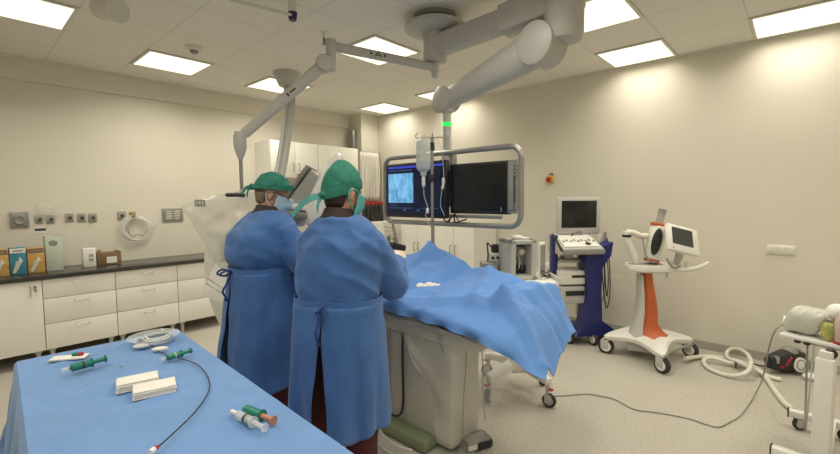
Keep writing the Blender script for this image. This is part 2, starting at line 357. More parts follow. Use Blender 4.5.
# boxes standing on the worktop
def carton(px0, px1, pt, pb, dep, name, label, cat, m, y=None):
    p0, p1 = az(px0, pb, CT+.001), az(px1, pb, CT+.001)
    y = y or 5.44
    xa, xb = ay(px0, pb, y).x, ay(px1, pb, y).x; h = ay((px0+px1)/2, pt, y).z-CT
    t = thing(name, label, cat, ((xa+xb)/2, y+dep/2, CT), group=None)
    MB().box(((xa+xb)/2, y+dep/2, CT+.001+h/2), (xb-xa-.004, dep, h), bev=.003).build('box_body', m, t)
    return t, xa, xb, y, h
def glove_print(t, xa, xb, y, h, band, hand):
    w = xb-xa
    MB().box(((xa+xb)/2, y-.001, CT+h*.90), (w*.9, .002, h*.17)).build('top_band', band, t)
    MB().box(((xa+xb)/2, y-.0022, CT+h*.90), (w*.6, .002, h*.05)).build('printed_line', M_ARMD, t)
    g = MB()
    g.tube([(xa+w*.22, y-.001, CT+h*.08), (xa+w*.42, y-.001, CT+h*.32), (xa+w*.55, y-.001, CT+h*.5)], [.012, .018, .022], 8)
    for k in range(4): g.tube([(xa+w*.55, y-.001, CT+h*.48), (xa+w*(.60+.06*k), y-.001, CT+h*(.66-.05*k))], .006, 6, sub=0)
    g.build('printed_hand', hand, t)
for a, b, pt, lab, m, band, hand in ((-9, 10, 250, 'orange glove box cut by the left photo edge, beside the teal one', M_AMBER, M_CARD, M_CREAM),
                                     (10.3, 27.8, 248, 'teal glove box with a white top band between two orange ones', M_TEAL, M_WHITE, M_CREAM),
                                     (28.2, 46, 248, 'orange glove box between the teal one and the tall pale green box', M_AMBER, M_CARD, M_CREAM)):
    t, xa, xb, y, h = carton(a, b, pt, 273, .11, 'glove_box', lab, 'box', m, 5.38); t['group'] = 'glove boxes on the worktop'
    glove_print(t, xa, xb, y, h, band, hand)
t, xa, xb, y, h = carton(46.5, 64, 236, 268, .14, 'tall_carton', 'tall pale green carton with an oval dark hole on the worktop', 'box', M_MINT, 5.42)
MB().ell(((xa+xb)/2-.005, y-.0005, CT+h*.80), (.035, .002, .028), 18).build('oval_hole', M_ARMD, t)
MB().box(((xa+xb)/2+.03, y+.03, CT+h+.003), (.07, .03, .004)).build('open_slot', M_ARMD, t)
t, xa, xb, y, h = carton(83.5, 97, 248.5, 267, .09, 'small_carton', 'small white carton with dark print beside the brown cardboard box', 'box', M_WHITE, 5.45)
pm = MB()
for k in range(4): pm.box((xa+(xb-xa)*(.52+.18*(k % 2)), y-.001, CT+h*(.38+.24*(k//2))), ((xb-xa)*.12, .002, h*.16))
pm.build('printed_marks', M_ARMD, t)
t, xa, xb, y, h = carton(97.5, 122, 252.5, 265, .14, 'cardboard_box', 'low open brown cardboard box with a white label on the worktop', 'box', M_CARD, 5.45)
MB().box(((xa+xb)/2+.02, y-.001, CT+h*.42), ((xb-xa)*.42, .002, h*.5)).build('white_label', M_WHITE, t)
for sx in (0, 1): MB().box((xa+.02 if not sx else xb-.02, y+.07, CT+h+.012), (.05, .13, .003), rot=Matrix.Rotation(.5*(1 if sx else -1), 3, 'Y')).build('flap', M_CARD, t)
# wall cupboards
def cupboard(x0, x1, label):
    yf, zb, zt = 5.33, 1.83, 2.33
    t = thing('wall_cupboard', label, 'cupboard', ((x0+x1)/2, 5.54, zb), group='white wall cupboards on the far part of the cabinet wall')
    MB().box(((x0+x1)/2, (yf+.02+5.748)/2, (zb+zt)/2), (x1-x0-.003, 5.748-yf-.02, zt-zb)).build('body', M_LAM, t)
    w = (x1-x0)/2
    for k in (0, 1):
        d = MB().box((x0+w*(k+.5), yf+.01, (zb+zt)/2), (w-.006, .02, zt-zb-.004), bev=.002).build('door', M_LAM, t)
        hx = x0+w+(-.045 if k == 0 else .045)
        MB().tube([(hx, yf, zb+.20), (hx, yf-.03, zb+.195), (hx, yf-.03, zb+.105), (hx, yf, zb+.10)], .005, 8, sub=3).build('handle', M_ARMD, d)
        if k: MB().cyl((hx-.02, yf, zb+.05), (hx-.02, yf-.022, zb+.045), .012).build('lock', M_ARMD, d)
cupboard(2.92, 3.68, 'white two-door wall cupboard showing its side, behind the tilted ceiling pole')
cupboard(3.684, 4.44, 'white two-door wall cupboard behind the rounded white arc top')
# things on and by the corner column
c = ax(355, 142.5, 4.6)
t = thing('wall_speaker', 'narrow dark grey upright box fixed high on the corner column', 'speaker', (4.6, c.y, c.z))
MB().box((4.6-.04, c.y, c.z), (.08, .10, .40), bev=.008).build('housing', M_STEELG, t)
MB().box((4.6-.081, c.y, c.z), (.006, .085, .38), bev=.002).build('grille', M_ARMD, t)
c = ax(355, 171, 4.6)
t = thing('wall_box', 'pale upright cable box fixed on the corner column below the dark one', 'box', (4.6, c.y, c.z))
MB().box((4.6-.025, c.y, c.z), (.05, .16, .36), bev=.006).build('housing', M_CREAM, t); MB().box((4.6-.052, c.y, c.z-.08), (.004, .14, .16)).build('cover', M_TRIM, t)
# hanging white sheet and lead aprons on a rack before the column
t = thing('apron_rack', 'steel hanging rack with a high and a low rail in the far corner', 'rack', (4.70, 5.34, 0))
MB().tube([(4.46, 5.36, .03), (4.46, 5.36, 2.30), (4.93, 5.36, 2.30), (4.93, 5.36, .03)], .012, 10, sub=0).build('rail_frame', M_STEEL, t)
MB().tube([(4.46, 5.33, 1.46), (4.93, 5.33, 1.46)], .011, 10, sub=0).build('low_rail', M_STEEL, t)
for x in (4.46, 4.93): MB().box((x, 5.33, .02), (.04, .16, .04), bev=.006).build('foot', M_STEEL, t)
tag(MB().grid(lambda u, v: V((4.49+.42*u, 5.335+.022*math.sin(u*34+1.5*math.sin(v*3))+.008*math.sin(u*77), 2.29-.80*v)), 60, 10).build('hanging_sheet', mat('white_sheet', (.72, .69, .62), .8, var=.03), solid=.002), 'white pleated sheet hanging from the high rail of the corner rack', 'sheet')
for k in range(5):
    x = 4.50+.093*k
    a = thing('lead_apron', ['black lead apron hanging at the end of the rack nearest the surgeons', 'black lead apron second from the surgeon end of the rack', 'black lead apron in the middle of the five on the rack', 'black lead apron second from the monitor end of the rack', 'black lead apron hanging at the end of the rack nearest the monitors'][k], 'apron', (x, 5.27, 1.1), group='lead aprons with red tops on the corner rack')
    MB().grid(lambda u, v: V((x-.042+.084*u, 5.275-.018*math.sin(PI*u)-.006*math.sin(v*5+k), 1.425-.33*v)), 8, 8).build('apron_cloth', M_DARK, a, solid=.012)
    MB().box((x, 5.285, 1.45), (.086, .055, .05), bev=.012).build('red_top', M_RED, a)
# white base cabinets along the plain wall behind the monitors
def back_cab(y0, y1, label, zt=1.17, xf=4.42):
    t = thing('storage_cabinet', label, 'cabinet', ((xf+X1)/2, (y0+y1)/2, 0), group='white storage cabinets behind the monitors')
    MB().box(((xf+.02+X1-.015)/2, (y0+y1)/2, zt/2), (X1-.015-xf-.02, y1-y0-.004, zt)).build('body', M_LAM, t)
    w = (y1-y0)/2
    for k in (0, 1):
        d = MB().box((xf+.01, y0+w*(k+.5), zt/2+.03), (.02, w-.006, zt-.07), bev=.002).build('door', M_LAM, t)
        hy = y0+w+(-.04 if k == 0 else .04)
        MB().tube([(xf, hy, .90), (xf-.03, hy, .895), (xf-.03, hy, .785), (xf, hy, .78)], .005, 8, sub=3).build('handle', M_ARMD, d)
back_cab(3.06, 3.71, 'white two-door storage cabinet behind the dark monitor, nearest the small trolley')
back_cab(3.715, 4.36, 'white two-door storage cabinet behind the lit monitor')
back_cab(4.60, 5.24, 'low white storage cabinet in the far corner below the black aprons', 1.15)
# tilted leaflet rack standing on the far storage cabinet gap
t = thing('leaflet_holder', 'tilted white leaflet holder with dark side bars standing below the lit monitor', 'holder', (4.40, 4.50, 0))
R_ = Matrix.Rotation(-.28, 3, 'Y')
MB().box((4.36, 4.52, 1.02), (.03, .22, .34), rot=R_).build('panel', M_WHITE, t)
MB().box((4.33, 4.39, 1.0), (.03, .025, .36), rot=R_).build('side_bar', M_ARMD, t)
for k in range(5): MB().box((4.335+.02*(k-2)*-.28*2, 4.52, .90+.055*k), (.025, .18, .018), rot=R_).build('slot', M_CREAM, t)
MB().box((4.36, 4.49, .42), (.08, .16, .84), bev=.01).build('stand', M_CREAM, t)
# wall fittings on the plain wall
c = ax(551, 179, X1)
t = thing('emergency_button', 'small yellow and red emergency button on the plain wall beside the monitors', 'button', (X1, c.y, c.z))
MB().box((X1-.02, c.y, c.z), (.04, .075, .085), bev=.008).build('case', M_YEL, t)
MB().lathe([(.012, 0), (.012, .02), (.032, .024), (.030, .038), (0, .042)], (X1-.04, c.y+.005, c.z-.008), (-1, 0, 0), 20).build('push_button', M_RED, t)
MB().tube([(X1-.01, c.y, c.z+.03), (X1-.02, c.y-.03, c.z+.06), (X1-.01, c.y+.02, c.z+.06)], .006, 6).build('key_lock', M_DARK, t)
c = ax(781, 250, X1)
t = thing('double_socket', 'white double socket alone on the bare plain wall', 'socket', (X1, c.y, c.z))
MB().box((X1-.006, c.y, c.z), (.012, .20, .085), bev=.004).build('plate', M_WHITE, t)
for k in (-1, 0, 1): MB().box((X1-.014, c.y+k*.06, c.z), (.008, .052, .062), bev=.004).build('socket_cover', M_CREAM, t)
# ------------------------------------------------------------------ small ceiling items
c = az(194, 47, ZC)
t = thing('smoke_detector', 'round white smoke detector on the ceiling beside a light panel', 'smoke detector', c)
MB().lathe([(.075, 0), (.072, -.018), (.05, -.028), (.045, -.034)], c, n=28).build('base', M_TRIM, t)
MB().lathe([(.035, -.034), (.034, -.05), (.022, -.06), (0, -.061)], c, n=24).build('sensor', M_ARMD, t)
c = az(324, 32, ZC)
t = thing('sprinkler', 'small pendant sprinkler head hanging from the ceiling by the thin arm elbow', 'sprinkler', c)
MB().lathe([(.035, 0), (.03, -.008), (.008, -.012), (.008, -.05)], c, n=16).build('rose', M_TRIM, t)
MB().lathe([(.012, -.05), (.014, -.075), (.006, -.085), (.020, -.10), (.020, -.104)], c, n=14).build('head', M_ARMD, t)
c = az(112, -14, ZC)
t = thing('ceiling_spotlight', 'white cylindrical spotlight hanging at the top edge of the photo', 'spotlight', c)
d = ad(126, 11, c.length*.84)
e0, e1 = ad(104, 9, 2.78), ad(126, 10.5, 2.72)
MB().cyl((e0.x, e0.y, ZC), e0, .03).build('stem', M_TRIM, t)
q = (e1-e0).normalized()
MB().lathe([(.03, -.05), (.06, -.03), (.072, 0), (.072, .02), (.066, .022), (.066, .04), (.072, .042), (.074, .12), (.080, .125), (.080, .15), (.06, .152), (.0, .145)], e0-q*.02, q, 28).build('barrel', M_TRIM, t)
c = ad(292.5, -8, 2.95)
t = thing('ceiling_pendant', 'short white ceiling tube with a dark blue end at the top edge of the photo', 'pendant', (c.x, c.y, ZC))
b = ad(292.5, 13, 2.95)
MB().cyl((b.x, b.y, b.z), (b.x, b.y, ZC), .030).build('stem', M_CREAM, t)
MB().cyl((b.x, b.y, b.z-.05), (b.x, b.y, b.z+.002), .026, .034).build('end_cap', mat('ink_blue_cap', (.018, .018, .06), .4), t)
tag(MB().tube([ad(230, 0, 2.90), ad(292, 15, 2.93)], .012, 8, sub=0).build('ceiling_rod', M_TRIM), 'thin pale rod running just under the ceiling to the dark blue tube end', 'rod')
# ------------------------------------------------------------------ ceiling mount, monitor boom, shield arm
MX, MY = 2.60, 2.17                       # ceiling point that carries both arms
t = thing('monitor_boom', 'grey ceiling boom arm carrying two framed monitors with a green light ring', 'monitor boom', (MX, MY, ZC))
MB().lathe([(.17, 0), (.17, -.03), (.14, -.035)], (MX, MY, ZC), n=36).build('ceiling_plate', M_ARMD, t)
MB().lathe([(.06, -.03), (.20, -.055), (.235, -.075), (.235, -.10), (.19, -.125), (.10, -.135)], (MX, MY, ZC), n=40).build('canopy', M_ARM, t)
MB().lathe([(.095, -.125), (.095, -.33), (.085, -.345), (.04, -.35)], (MX, MY, ZC), n=28).build('hub', M_ARM, t)
EX, EY = 2.60, 1.13
zu = 2.70
def rbar(a, b, wa, ha, wb, hb, bev=.025):
    a, b = V(a), V(b); d = (b-a).normalized(); s_ = d.cross(V((0, 0, 1))).normalized(); u_ = s_.cross(d)
    def ring(p, w, h):
        out = []
        for cx, cy, a0 in ((1, 1, 0), (-1, 1, 90), (-1, -1, 180), (1, -1, 270)):
            for k in range(4):
                q = math.radians(a0+30*k); br = min(bev, w*.45, h*.45)
                out.append(p+s_*(cx*(w/2-br)+br*math.cos(q))+u_*(cy*(h/2-br)+br*math.sin(q)))
        return out
    return MB().loft([ring(a, wa, ha), ring(b, wb, hb)])
rbar((MX, MY, zu), (EX, EY, zu+.04), .14, .15, .13, .14).build('upper_arm', M_ARM, t)
rbar((MX, MY-.62, zu+.02), (EX, EY+.02, zu+.05), .17, .19, .17, .19).build('arm_sleeve', M_ARM, t)
MB().lathe([(.05, .20), (.115, .18), (.125, .15), (.125, -.02), (.118, -.03), (.118, -.18), (.105, -.21), (.05, -.22)], (EX, EY, zu), n=32).build('elbow_post', M_ARM, t)
J0 = V((EX-.03, EY+.13, 2.485)); J1 = V((2.70, 2.13, 2.31)); dj = (J1-J0).normalized(); sj = dj.cross(V((0, 0, 1))).normalized()
MB().lathe([(.0, -.105), (.10, -.105), (.13, -.09), (.13, .09), (.10, .105), (0, .105)], J0, sj, 36).build('shoulder_joint', M_ARM, t)
MB().lathe([(.0, .105), (.09, .105), (.09, .118), (.07, .124), (0, .124)], J0, sj, 32).build('joint_cap', M_TRIM, t)
MB().loft([[J0+dj*s_+sj*(a*math.cos(2*PI*k/24))+sj.cross(dj)*(b_*math.sin(2*PI*k/24)) for k in range(24)] for s_, a, b_ in ((.02, .09, .125), (.15, .092, .125), (.55, .08, .10), (.95, .068, .082), (1.02, .06, .07))]).build('lower_arm', M_ARM, t)
MB().lathe([(0, -.085), (.07, -.085), (.095, -.07), (.095, .07), (.07, .085), (0, .085)], J1, sj, 32).build('wrist_joint', M_ARM, t)
MB().lathe([(.055, -.06), (.05, -.10), (.034, -.115), (.034, -.55), (.05, -.56)], J1, n=24).build('stem', M_ARM, t)
MB().lathe([(.034, -.185), (.0385, -.187), (.0385, -.212), (.034, -.214)], J1, n=24).build('green_light_ring', mat('green_led', (.01, .5, .08), .3, emit=1.0, ecol=(.01, .85, .10)), t)
# frame with the two monitors: in the plane x = FX, parallel to the table
FX, FA, FB, ZL, ZH = 2.705, 1.455, 2.83, 1.315, 1.885
rr = .085
pts = []
for cy, cz, a0 in ((FB-rr, ZH-rr, 0), (FA+rr, ZH-rr, 90), (FA+rr, ZL+rr, 180), (FB-rr, ZL+rr, 270)):
    for k in range(6):
        a = math.radians(a0+18*k); pts.append((FX-.03, cy+rr*math.cos(a), cz+rr*math.sin(a)))
MB().tube(pts, .021, 12, True, 0).build('frame_tube', M_STEELG, t)
MB().box((FX+.06, (FA+FB)/2, (ZL+ZH)/2+.02), (.04, .30, .34), bev=.01).build('mount_plate', M_ARMD, t)
MB().box((FX+.02, J1.y, ZH-.07), (.07, .12, .16), bev=.015).build('stem_bracket', M_ARMD, t)
MB().box((FX+.05, (FA+FB)/2, (ZL+ZH)/2+.10), (.025, FB-FA-.16, .07), bev=.006).build('carrier_rail', M_STEELG, t)
for y in (FA+.075, FB-.02): MB().box((FX-.0, y, (ZL+ZH)/2-.0), (.10, .045, .34), bev=.01).build('carrier_end', M_ARMD, t)
def monitor(y0, y1, z0, z1, x, lit):
    m = MB().box((x, (y0+y1)/2, (z0+z1)/2), (.05, y1-y0, z1-z0), bev=.008).build('monitor', M_DARK, t)
    MB().box((x+.045, (y0+y1)/2, (z0+z1)/2), (.05, (y1-y0)*.7, (z1-z0)*.7), bev=.02).build('rear_cover', M_DARK, m)
    q = .020; a, b, c, d = y0+q, y1-q, z0+q+.005, z1-q
    xf = x-.0255
    MB().box((xf, (a+b)/2, (c+d)/2), (.002, b-a, d-c)).build('screen', mat('lit_screen', (.004, .006, .014), .2, emit=1, ecol=(.0022, .0050, .018)) if lit else M_SCR, m)
    if lit:
        def P(u0, u1, v0, v1, nm, mm):      # u from the left edge as seen, v from the top
            return MB().box((xf-.0015, b-(b-a)*(u0+u1)/2, d-(d-c)*(v0+v1)/2), (.001, (b-a)*(u1-u0), (d-c)*(v1-v0))).build(nm, mm, m)
        mm = mat('xray_glow', (.02, .05, .08), .3)
        nt = mm.node_tree; bs = nt.nodes['Principled BSDF']; tc = nt.nodes.new('ShaderNodeTexCoord')
        mp = nt.nodes.new('ShaderNodeMapping'); mp.inputs['Scale'].default_value = (1, 1, .45); nt.links.new(tc.outputs['Generated'], mp.inputs['Vector'])
        nz = nt.nodes.new('ShaderNodeTexNoise'); nz.inputs['Scale'].default_value = 4.5; nz.inputs['Detail'].default_value = 5; nz.inputs['Distortion'].default_value = 1.2
        nt.links.new(mp.outputs['Vector'], nz.inputs['Vector'])
        rp = nt.nodes.new('ShaderNodeValToRGB'); rp.color_ramp.elements[0].position = .36; rp.color_ramp.elements[1].position = .62
        rp.color_ramp.elements[0].color = (.055, .19, .36, 1); rp.color_ramp.elements[1].color = (.18, .47, .72, 1)
        nt.links.new(nz.outputs['Fac'], rp.inputs['Fac']); nt.links.new(rp.outputs['Color'], bs.inputs['Emission Color']); bs.inputs['Emission Strength'].default_value = 1
        P(.03, .49, .16, .76, 'xray_picture', mm)
        P(.03, .98, .015, .055, 'title_bar', mat('title_bar_glow', (.01, .01, .1), .3, emit=1, ecol=(.035, .05, .42)))
        dk = mat('dim_text_glow', (.01, .02, .06), .3, emit=1, ecol=(.02, .05, .15))
        P(.03, .47, .085, .11, 'picture_caption', dk)
        P(.05, .20, .80, .815, 'picture_caption', dk); P(.05, .48, .86, .875, 'picture_caption', dk)
        P(.30, .36, .885, .93, 'icon', dk); P(.62, .90, .86, .875, 'status_line', dk); P(.55, .60, .885, .93, 'icon', dk); P(.70, .75, .885, .93, 'icon', dk)
    else:
        MB().box((xf-.001, a+.04, c+.012), (.002, .004, .03)).build('brand_mark', M_CREAM, m)
monitor(2.085, 2.775, ZL+.045, ZH-.060, FX-.055, True)
monitor(1.555, 2.09, ZL+.085, ZH-.095, FX+.0, False)
v = MB()
for k in range(4): v.box((FX-.035, 1.515, ZH-.13-.025*k), (.012, .07, .012), bev=.003)
for k in range(4): v.box((FX-.035, 1.52, ZL+.10+.025*k), (.012, .03, .012), bev=.003)
v.box((FX-.025, 1.525, (ZL+ZH)/2), (.012, .07, .38)); v.build('vent_panel', M_STEELG, t)
MB().box((FX-.02, 1.525, (ZL+ZH)/2-.01), (.03, .05, .22), bev=.006).build('cable_cover', M_DARK, t)
MB().box((FX-.015, 1.89, ZL+.065), (.02, .55, .028), bev=.004).build('tray', M_STEELG, t)
MB().tube([(FX-.05, 2.14, ZL+.05), (FX-.06, 2.09, ZL+.02), (FX-.06, 2.03, ZL+.07), (FX-.07, 2.0, ZL+.02), (FX-.06, 1.95, ZL+.03), (FX-.06, 1.9, ZL+.045)], .006, 6).build('cable', M_DARK, t)
for a in range(3): MB().tube([(FX-.065, 2.01, ZL+.09), (FX-.075, 2.01+.03*(a-1), ZL+.05), (FX-.07, 2.01+.05*(a-1), ZL+.02)], .005, 6).build('cable_tie', M_DARK, t)
# thin shield arm under the same mount
t = thing('shield_arm', 'thin grey jointed arm hanging under the round ceiling mount, ending in a rod', 'support arm', (MX, MY, ZC-.35))
H0 = V((MX, MY, ZC-.385))
MB().lathe([(.035, .035), (.035, -.035), (.028, -.05), (.028, -.075), (.012, -.08)], H0, n=20).build('pivot', M_ARM, t)
E1 = ad(331, 46, 2.98)
rbar(H0+V((0, 0, -.0)), E1, .05, .062, .05, .066, .02).build('upper_arm', M_ARM, t)
MB().lathe([(.036, .045), (.036, -.06), (.030, -.17)], E1, n=20).build('elbow_post', M_ARM, t)
mk = (H0*.42+E1*.58); dm = (E1-H0).normalized(); sd = dm.cross(V((0, 0, 1))).normalized(); sd = sd if sd.dot(fw) < 0 else -sd
LG = mat('brown_mark', (.10, .07, .04), .6)
g = MB()
for k, (a, b) in enumerate(((-.05, .014), (.055, .014))): g.box(mk+dm*a+sd*.0262, (.014, .002, .02), rot=Matrix((dm, sd, dm.cross(sd))).transposed())
g.tube([mk+dm*-.025+sd*.0262+V((0, 0, -.018)), mk+sd*.0262+V((0, 0, .02)), mk+dm*.025+sd*.0262+V((0, 0, -.018))], .004, 4, sub=0)
g.box(mk+sd*.0262+V((0, 0, -.006)), (.03, .002, .006), rot=Matrix((dm, sd, dm.cross(sd))).transposed())
g.build('arm_logo', LG, t)
E2a = ad(324, 64, 2.98); E2b = ad(244, 134, 2.86)
d2 = (E2b-E2a).normalized(); s2 = d2.cross(V((0, 0, 1))).normalized()
MB().lathe([(0, -.05), (.05, -.05), (.058, -.04), (.058, .04), (.05, .05), (0, .05)], E2a, s2, 26).build('elbow_joint', M_ARM, t)
rbar(E2a, E2b, .055, .082, .05, .07, .022).build('lower_arm', M_ARM, t)
s2 = s2 if s2.dot(fw) < 0 else -s2
m2 = E2a*.60+E2b*.40
g = MB(); rot2 = Matrix((d2, s2, d2.cross(s2))).transposed()
g.box(m2+s2*.0275, (.05, .002, .012), rot=rot2); g.box(m2+d2*.045+s2*.0275, (.016, .002, .024), rot=rot2); g.build('arm_logo', LG, t)
K = ad(240, 140, 2.85)
MB().lathe([(0, .06), (.035, .055), (.042, .02), (.042, -.05), (.030, -.09), (.014, -.13)], K, n=20).build('knuckle', M_ARM, t)
KB = V((K.x, K.y, ad(239, 196, 2.85).z))
MB().cyl(K+V((0, 0, -.10)), KB, .012).build('rod', M_STEELG, t)
hx = r0
MB().limb(KB-hx*.055-fw*.10, KB+hx*.05-fw*.10, .013).build('clamp_bar', M_DARK, t)
MB().cyl(KB-fw*.10, KB+fw*.03, .010).build('clamp_pin', M_DARK, t)
# transparent radiation shield hung on the arm, wrapped in clear film
BL = fw.cross(V((0, 0, 1)))
sh = thing('radiation_shield', 'transparent shield wrapped in crinkled clear film hanging from the thin arm', 'shield', KB+fw*.0)
D = 2.90
def sp(x, y, dd=0): return ad(x, y, D+dd)
out = [(183, 207), (200, 201), (222, 195), (245, 190), (262, 189), (270, 200), (272, 225), (262, 262), (250, 285), (236, 290), (224, 276), (214, 260), (203, 240), (192, 222)]
def poly_sheet(poly, n, depth_fn, cen):
    m = MB(); rings = []
    for i in range(n+1):
        q = i/n; rings.append([sp(cen[0]+(x-cen[0])*q, cen[1]+(y-cen[1])*q, depth_fn(x, y, q)) for x, y in poly])
    return m.loft(rings, cap=False)
poly = [(p.x, p.y) for p in crom([V((x, y, 0)) for x, y in out], 5, True)]
poly_sheet(poly, 14, lambda x, y, q: .02*N.noise(V((x*.06, y*.06, q*3)))*q, (232, 238)).build('acrylic_panel', mat('acrylic', (.80, .79, .72), .08, alpha=.16, var=.02), sh, solid=.006)
poly_sheet([(x+(x-232)*.03, y+(y-238)*.03) for x, y in poly], 22, lambda x, y, q: -.05*(1-q*q)**.5-.012+.05*N.noise(V(((x-232)*q*.05+3, (y-238)*q*.05, 1)))+.016*N.noise(V(((x-232)*q*.14, (y-238)*q*.10, 5))), (232, 238)).build('film_front', mat('wrap_film', (.78, .76, .68), .2, var=.05, alpha=.35, bump=.8, bscale=7), sh)
poly_sheet([(x+(x-232)*.03, y+(y-238)*.03) for x, y in poly], 14, lambda x, y, q: .04*(1-q*q)**.5+.012+.02*N.noise(V((x*q*.08, y*q*.08, 9)))*q, (232, 238)).build('film_back', M_FILM, sh)
q0 = sp(200, 203, -.09); MB().box(q0, (.07, .004, .045), rz=FACE, bev=.004).build('grey_label', M_ARMD, sh)
g = MB()
for k in (-1, 0, 1): g.box(q0+r0*.02*k-fw*.004, (.010, .003, .026), rz=FACE, rot=None)
g.build('label_mark', M_CREAM, sh)
# ------------------------------------------------------------------ tilted ceiling pole
c = az(287, 73, ZC)
t = thing('ceiling_pole', 'grey curved pole hanging from a conical ceiling flange behind the surgeons', 'ceiling pole', (c.x, c.y, ZC))
MB().lathe([(.15, 0), (.15, -.02), (.13, -.05), (.10, -.13), (.085, -.15)], c, n=30).build('flange', M_ARM, t)
DP = (c-C0).dot(fw)
MB().tube([c+V((0, 0, -.05)), ad(290, 100, DP-.02), ad(287.5, 125, DP-.08), ad(284, 150, DP-.18), ad(280, 172, DP-.30), ad(275, 192, DP-.42), ad(266, 208, DP-.52)], .058, 16).build('pole', mat('mid_grey_enamel', (.36, .355, .325), .45, var=.03), t)
MB().limb(ad(272, 200, DP-.45), ad(262, 214, DP-.56), .075).build('end_joint', M_ARMD, t)
# ------------------------------------------------------------------ x-ray c-arm behind the surgeons
AC, AR = ad(335, 266, 3.36), .935
hz = V((-.669, .743, 0)).normalized(); nz_ = V((hz.y, -hz.x, 0))
def arcp(deg, r=AR): a = math.radians(deg); return AC-hz*(-1)*0+hz*(-math.cos(a)*r)+V((0, 0, math.sin(a)*r))
t = thing('x_ray_c_arm', 'white curved x-ray arm behind the two surgeons, rising above the table', 'x-ray machine', (AC.x+hz.x*.75, AC.y+hz.y*.75, 0))
MB().strip([arcp(a) for a in range(166, 234, 4)], nz_, .20, .11).build('arc', M_WHITE, t)
MB().strip([arcp(a, AR-.062) for a in range(168, 232, 4)], nz_, .07, .02).build('arc_track', M_OLIVE, t)
B0 = arcp(196)-hz*.10
MB().box((B0.x+fw.x*.42, B0.y+fw.y*.42, .45), (.34, .4, .9), rz=FACE, bev=.05).build('pedestal', M_WHITE, t)
MB().box((B0.x+fw.x*.22, B0.y+fw.y*.22, arcp(180).z-.1), (.34, .36, .42), rz=FACE, bev=.06).build('carriage', M_CREAM, t)
MB().box((B0.x+fw.x*.42, B0.y+fw.y*.42, .04), (.36, .6, .08), rz=FACE, bev=.03).build('floor_plate', M_ARM, t)
rbar(arcp(168), ad(292, 216, 3.25), .14, .14, .14, .14, .03).build('detector_arm', M_ARM, t)
# detector head: grey tilted panel with a dark edge, and rounded white cover
P0, P1 = ad(281, 212, 3.25), ad(313, 169, 3.14)
dl = (P1-P0); L_ = dl.length; dl.normalize(); nn = fw.copy(); uu = nn.cross(dl).normalized(); uu = uu if uu.z > 0 else -uu
rotd = Matrix((dl, nn, uu)).transposed()
MB().box((P0+P1)/2-uu*.10, (L_*1.0, .22, .17), rot=rotd, bev=.02).build('detector_body', mat('mid_grey_enamel', (.36, .355, .325)), t)
MB().box((P0+P1)/2+uu*.01, (L_*1.02, .24, .035), rot=rotd, bev=.012).build('detector_edge', M_ARMD, t)
cov = [(305, 214), (309, 198), (316, 182), (324, 166), (333, 155), (340, 153), (343, 160), (338, 178), (330, 200), (322, 220), (308, 226)]
cp = [(p.x, p.y) for p in crom([V((x, y, 0)) for x, y in cov], 4, True)]
MB().loft([[ad(x+(322-x)*s_, y+(190-y)*s_, dd) for x, y in cp] for s_, dd in ((.25, 3.0), (.06, 3.02), (0, 3.06), (0, 3.2), (.1, 3.24))]).build('rounded_cover', M_WHITE, t)
MB().tube([ad(309, 212, 3.01), ad(318, 192, 3.01), ad(330, 168, 3.01)], .012, 8).build('cover_rib', M_CREAM, t)
MB().box(ad(300, 207, 3.10), (.26, .16, .045), rz=FACE, rot=Matrix.Rotation(FACE, 3, 'Z') @ Matrix.Rotation(.12, 3, 'Y'), bev=.015).build('control_shelf', M_WHITE, t)
MB().box(ad(303, 215, 3.08), (.20, .14, .05), rot=Matrix.Rotation(FACE, 3, 'Z') @ Matrix.Rotation(.12, 3, 'Y'), bev=.015).build('shelf_underside', M_ARMD, t)
# tube housing: white wedge below the shield
hp = [(216, 263), (232, 285), (236, 300), (224, 312), (200, 294)]
q = [ad(216, 263, 2.90), ad(200, 294, 2.86), ad(222, 303, 2.80), ad(232, 284, 2.80)]
back = [p+fw*.26+hz*-.02 for p in q]
w = MB().loft([[q[0], q[1], q[2], q[3]], back])
w.build('tube_housing', M_WHITE, t, smooth=False)
MB().tube([q[0]*.35+q[1]*.65-fw*.003, q[3]*.4+q[2]*.6-fw*.003], .003, 6, sub=0).build('seam', M_ARMD, t)
MB().tube([q[0]*.5+q[1]*.5-fw*.003, q[3]*.6+q[2]*.4-fw*.003], .003, 6, sub=0).build('seam', M_ARMD, t)
# ------------------------------------------------------------------ operating table
TX0, TX1, TY0, TY1, TZ = 1.86, 2.44, 1.24, 3.0, .82
t = thing('operating_table', 'operating table with a boxy beige pedestal below the blue drape', 'operating table', (2.15, 1.85, 0))
MB().box((2.15, (TY0+TY1)/2, TZ-.025), (TX1-TX0, TY1-TY0, .05), bev=.012).build('tabletop', M_DARK, t)
MB().box((2.15, (TY0+TY1)/2, TZ-.10), (TX1-TX0-.02, TY1-TY0-.06, .10), bev=.02).build('under_frame', M_TABLEG, t)
MB().tube([(TX0-.02, TY0+.1, TZ-.05), (TX0-.02, TY1-.3, TZ-.05)], .012, 8, sub=0).build('side_rail', M_STEEL, t)
bx0, bx1, by0, by1 = 1.90, 2.20, 1.47, 2.17
MB().box(((bx0+bx1)/2, (by0+by1)/2, .37), (bx1-bx0, by1-by0, .70), bev=.035).build('pedestal', M_TABLEG, t)
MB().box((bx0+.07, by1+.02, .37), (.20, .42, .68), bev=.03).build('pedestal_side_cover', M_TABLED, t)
MB().box(((bx0+bx1)/2, (by0+by1)/2, .012), (bx1-bx0-.06, by1-by0-.06, .024)).build('plinth', M_ARMD, t)
MB().box((1.97, 2.04, .04), (.36, .90, .08), bev=.03).build('base_plate', M_OLIVE, t)
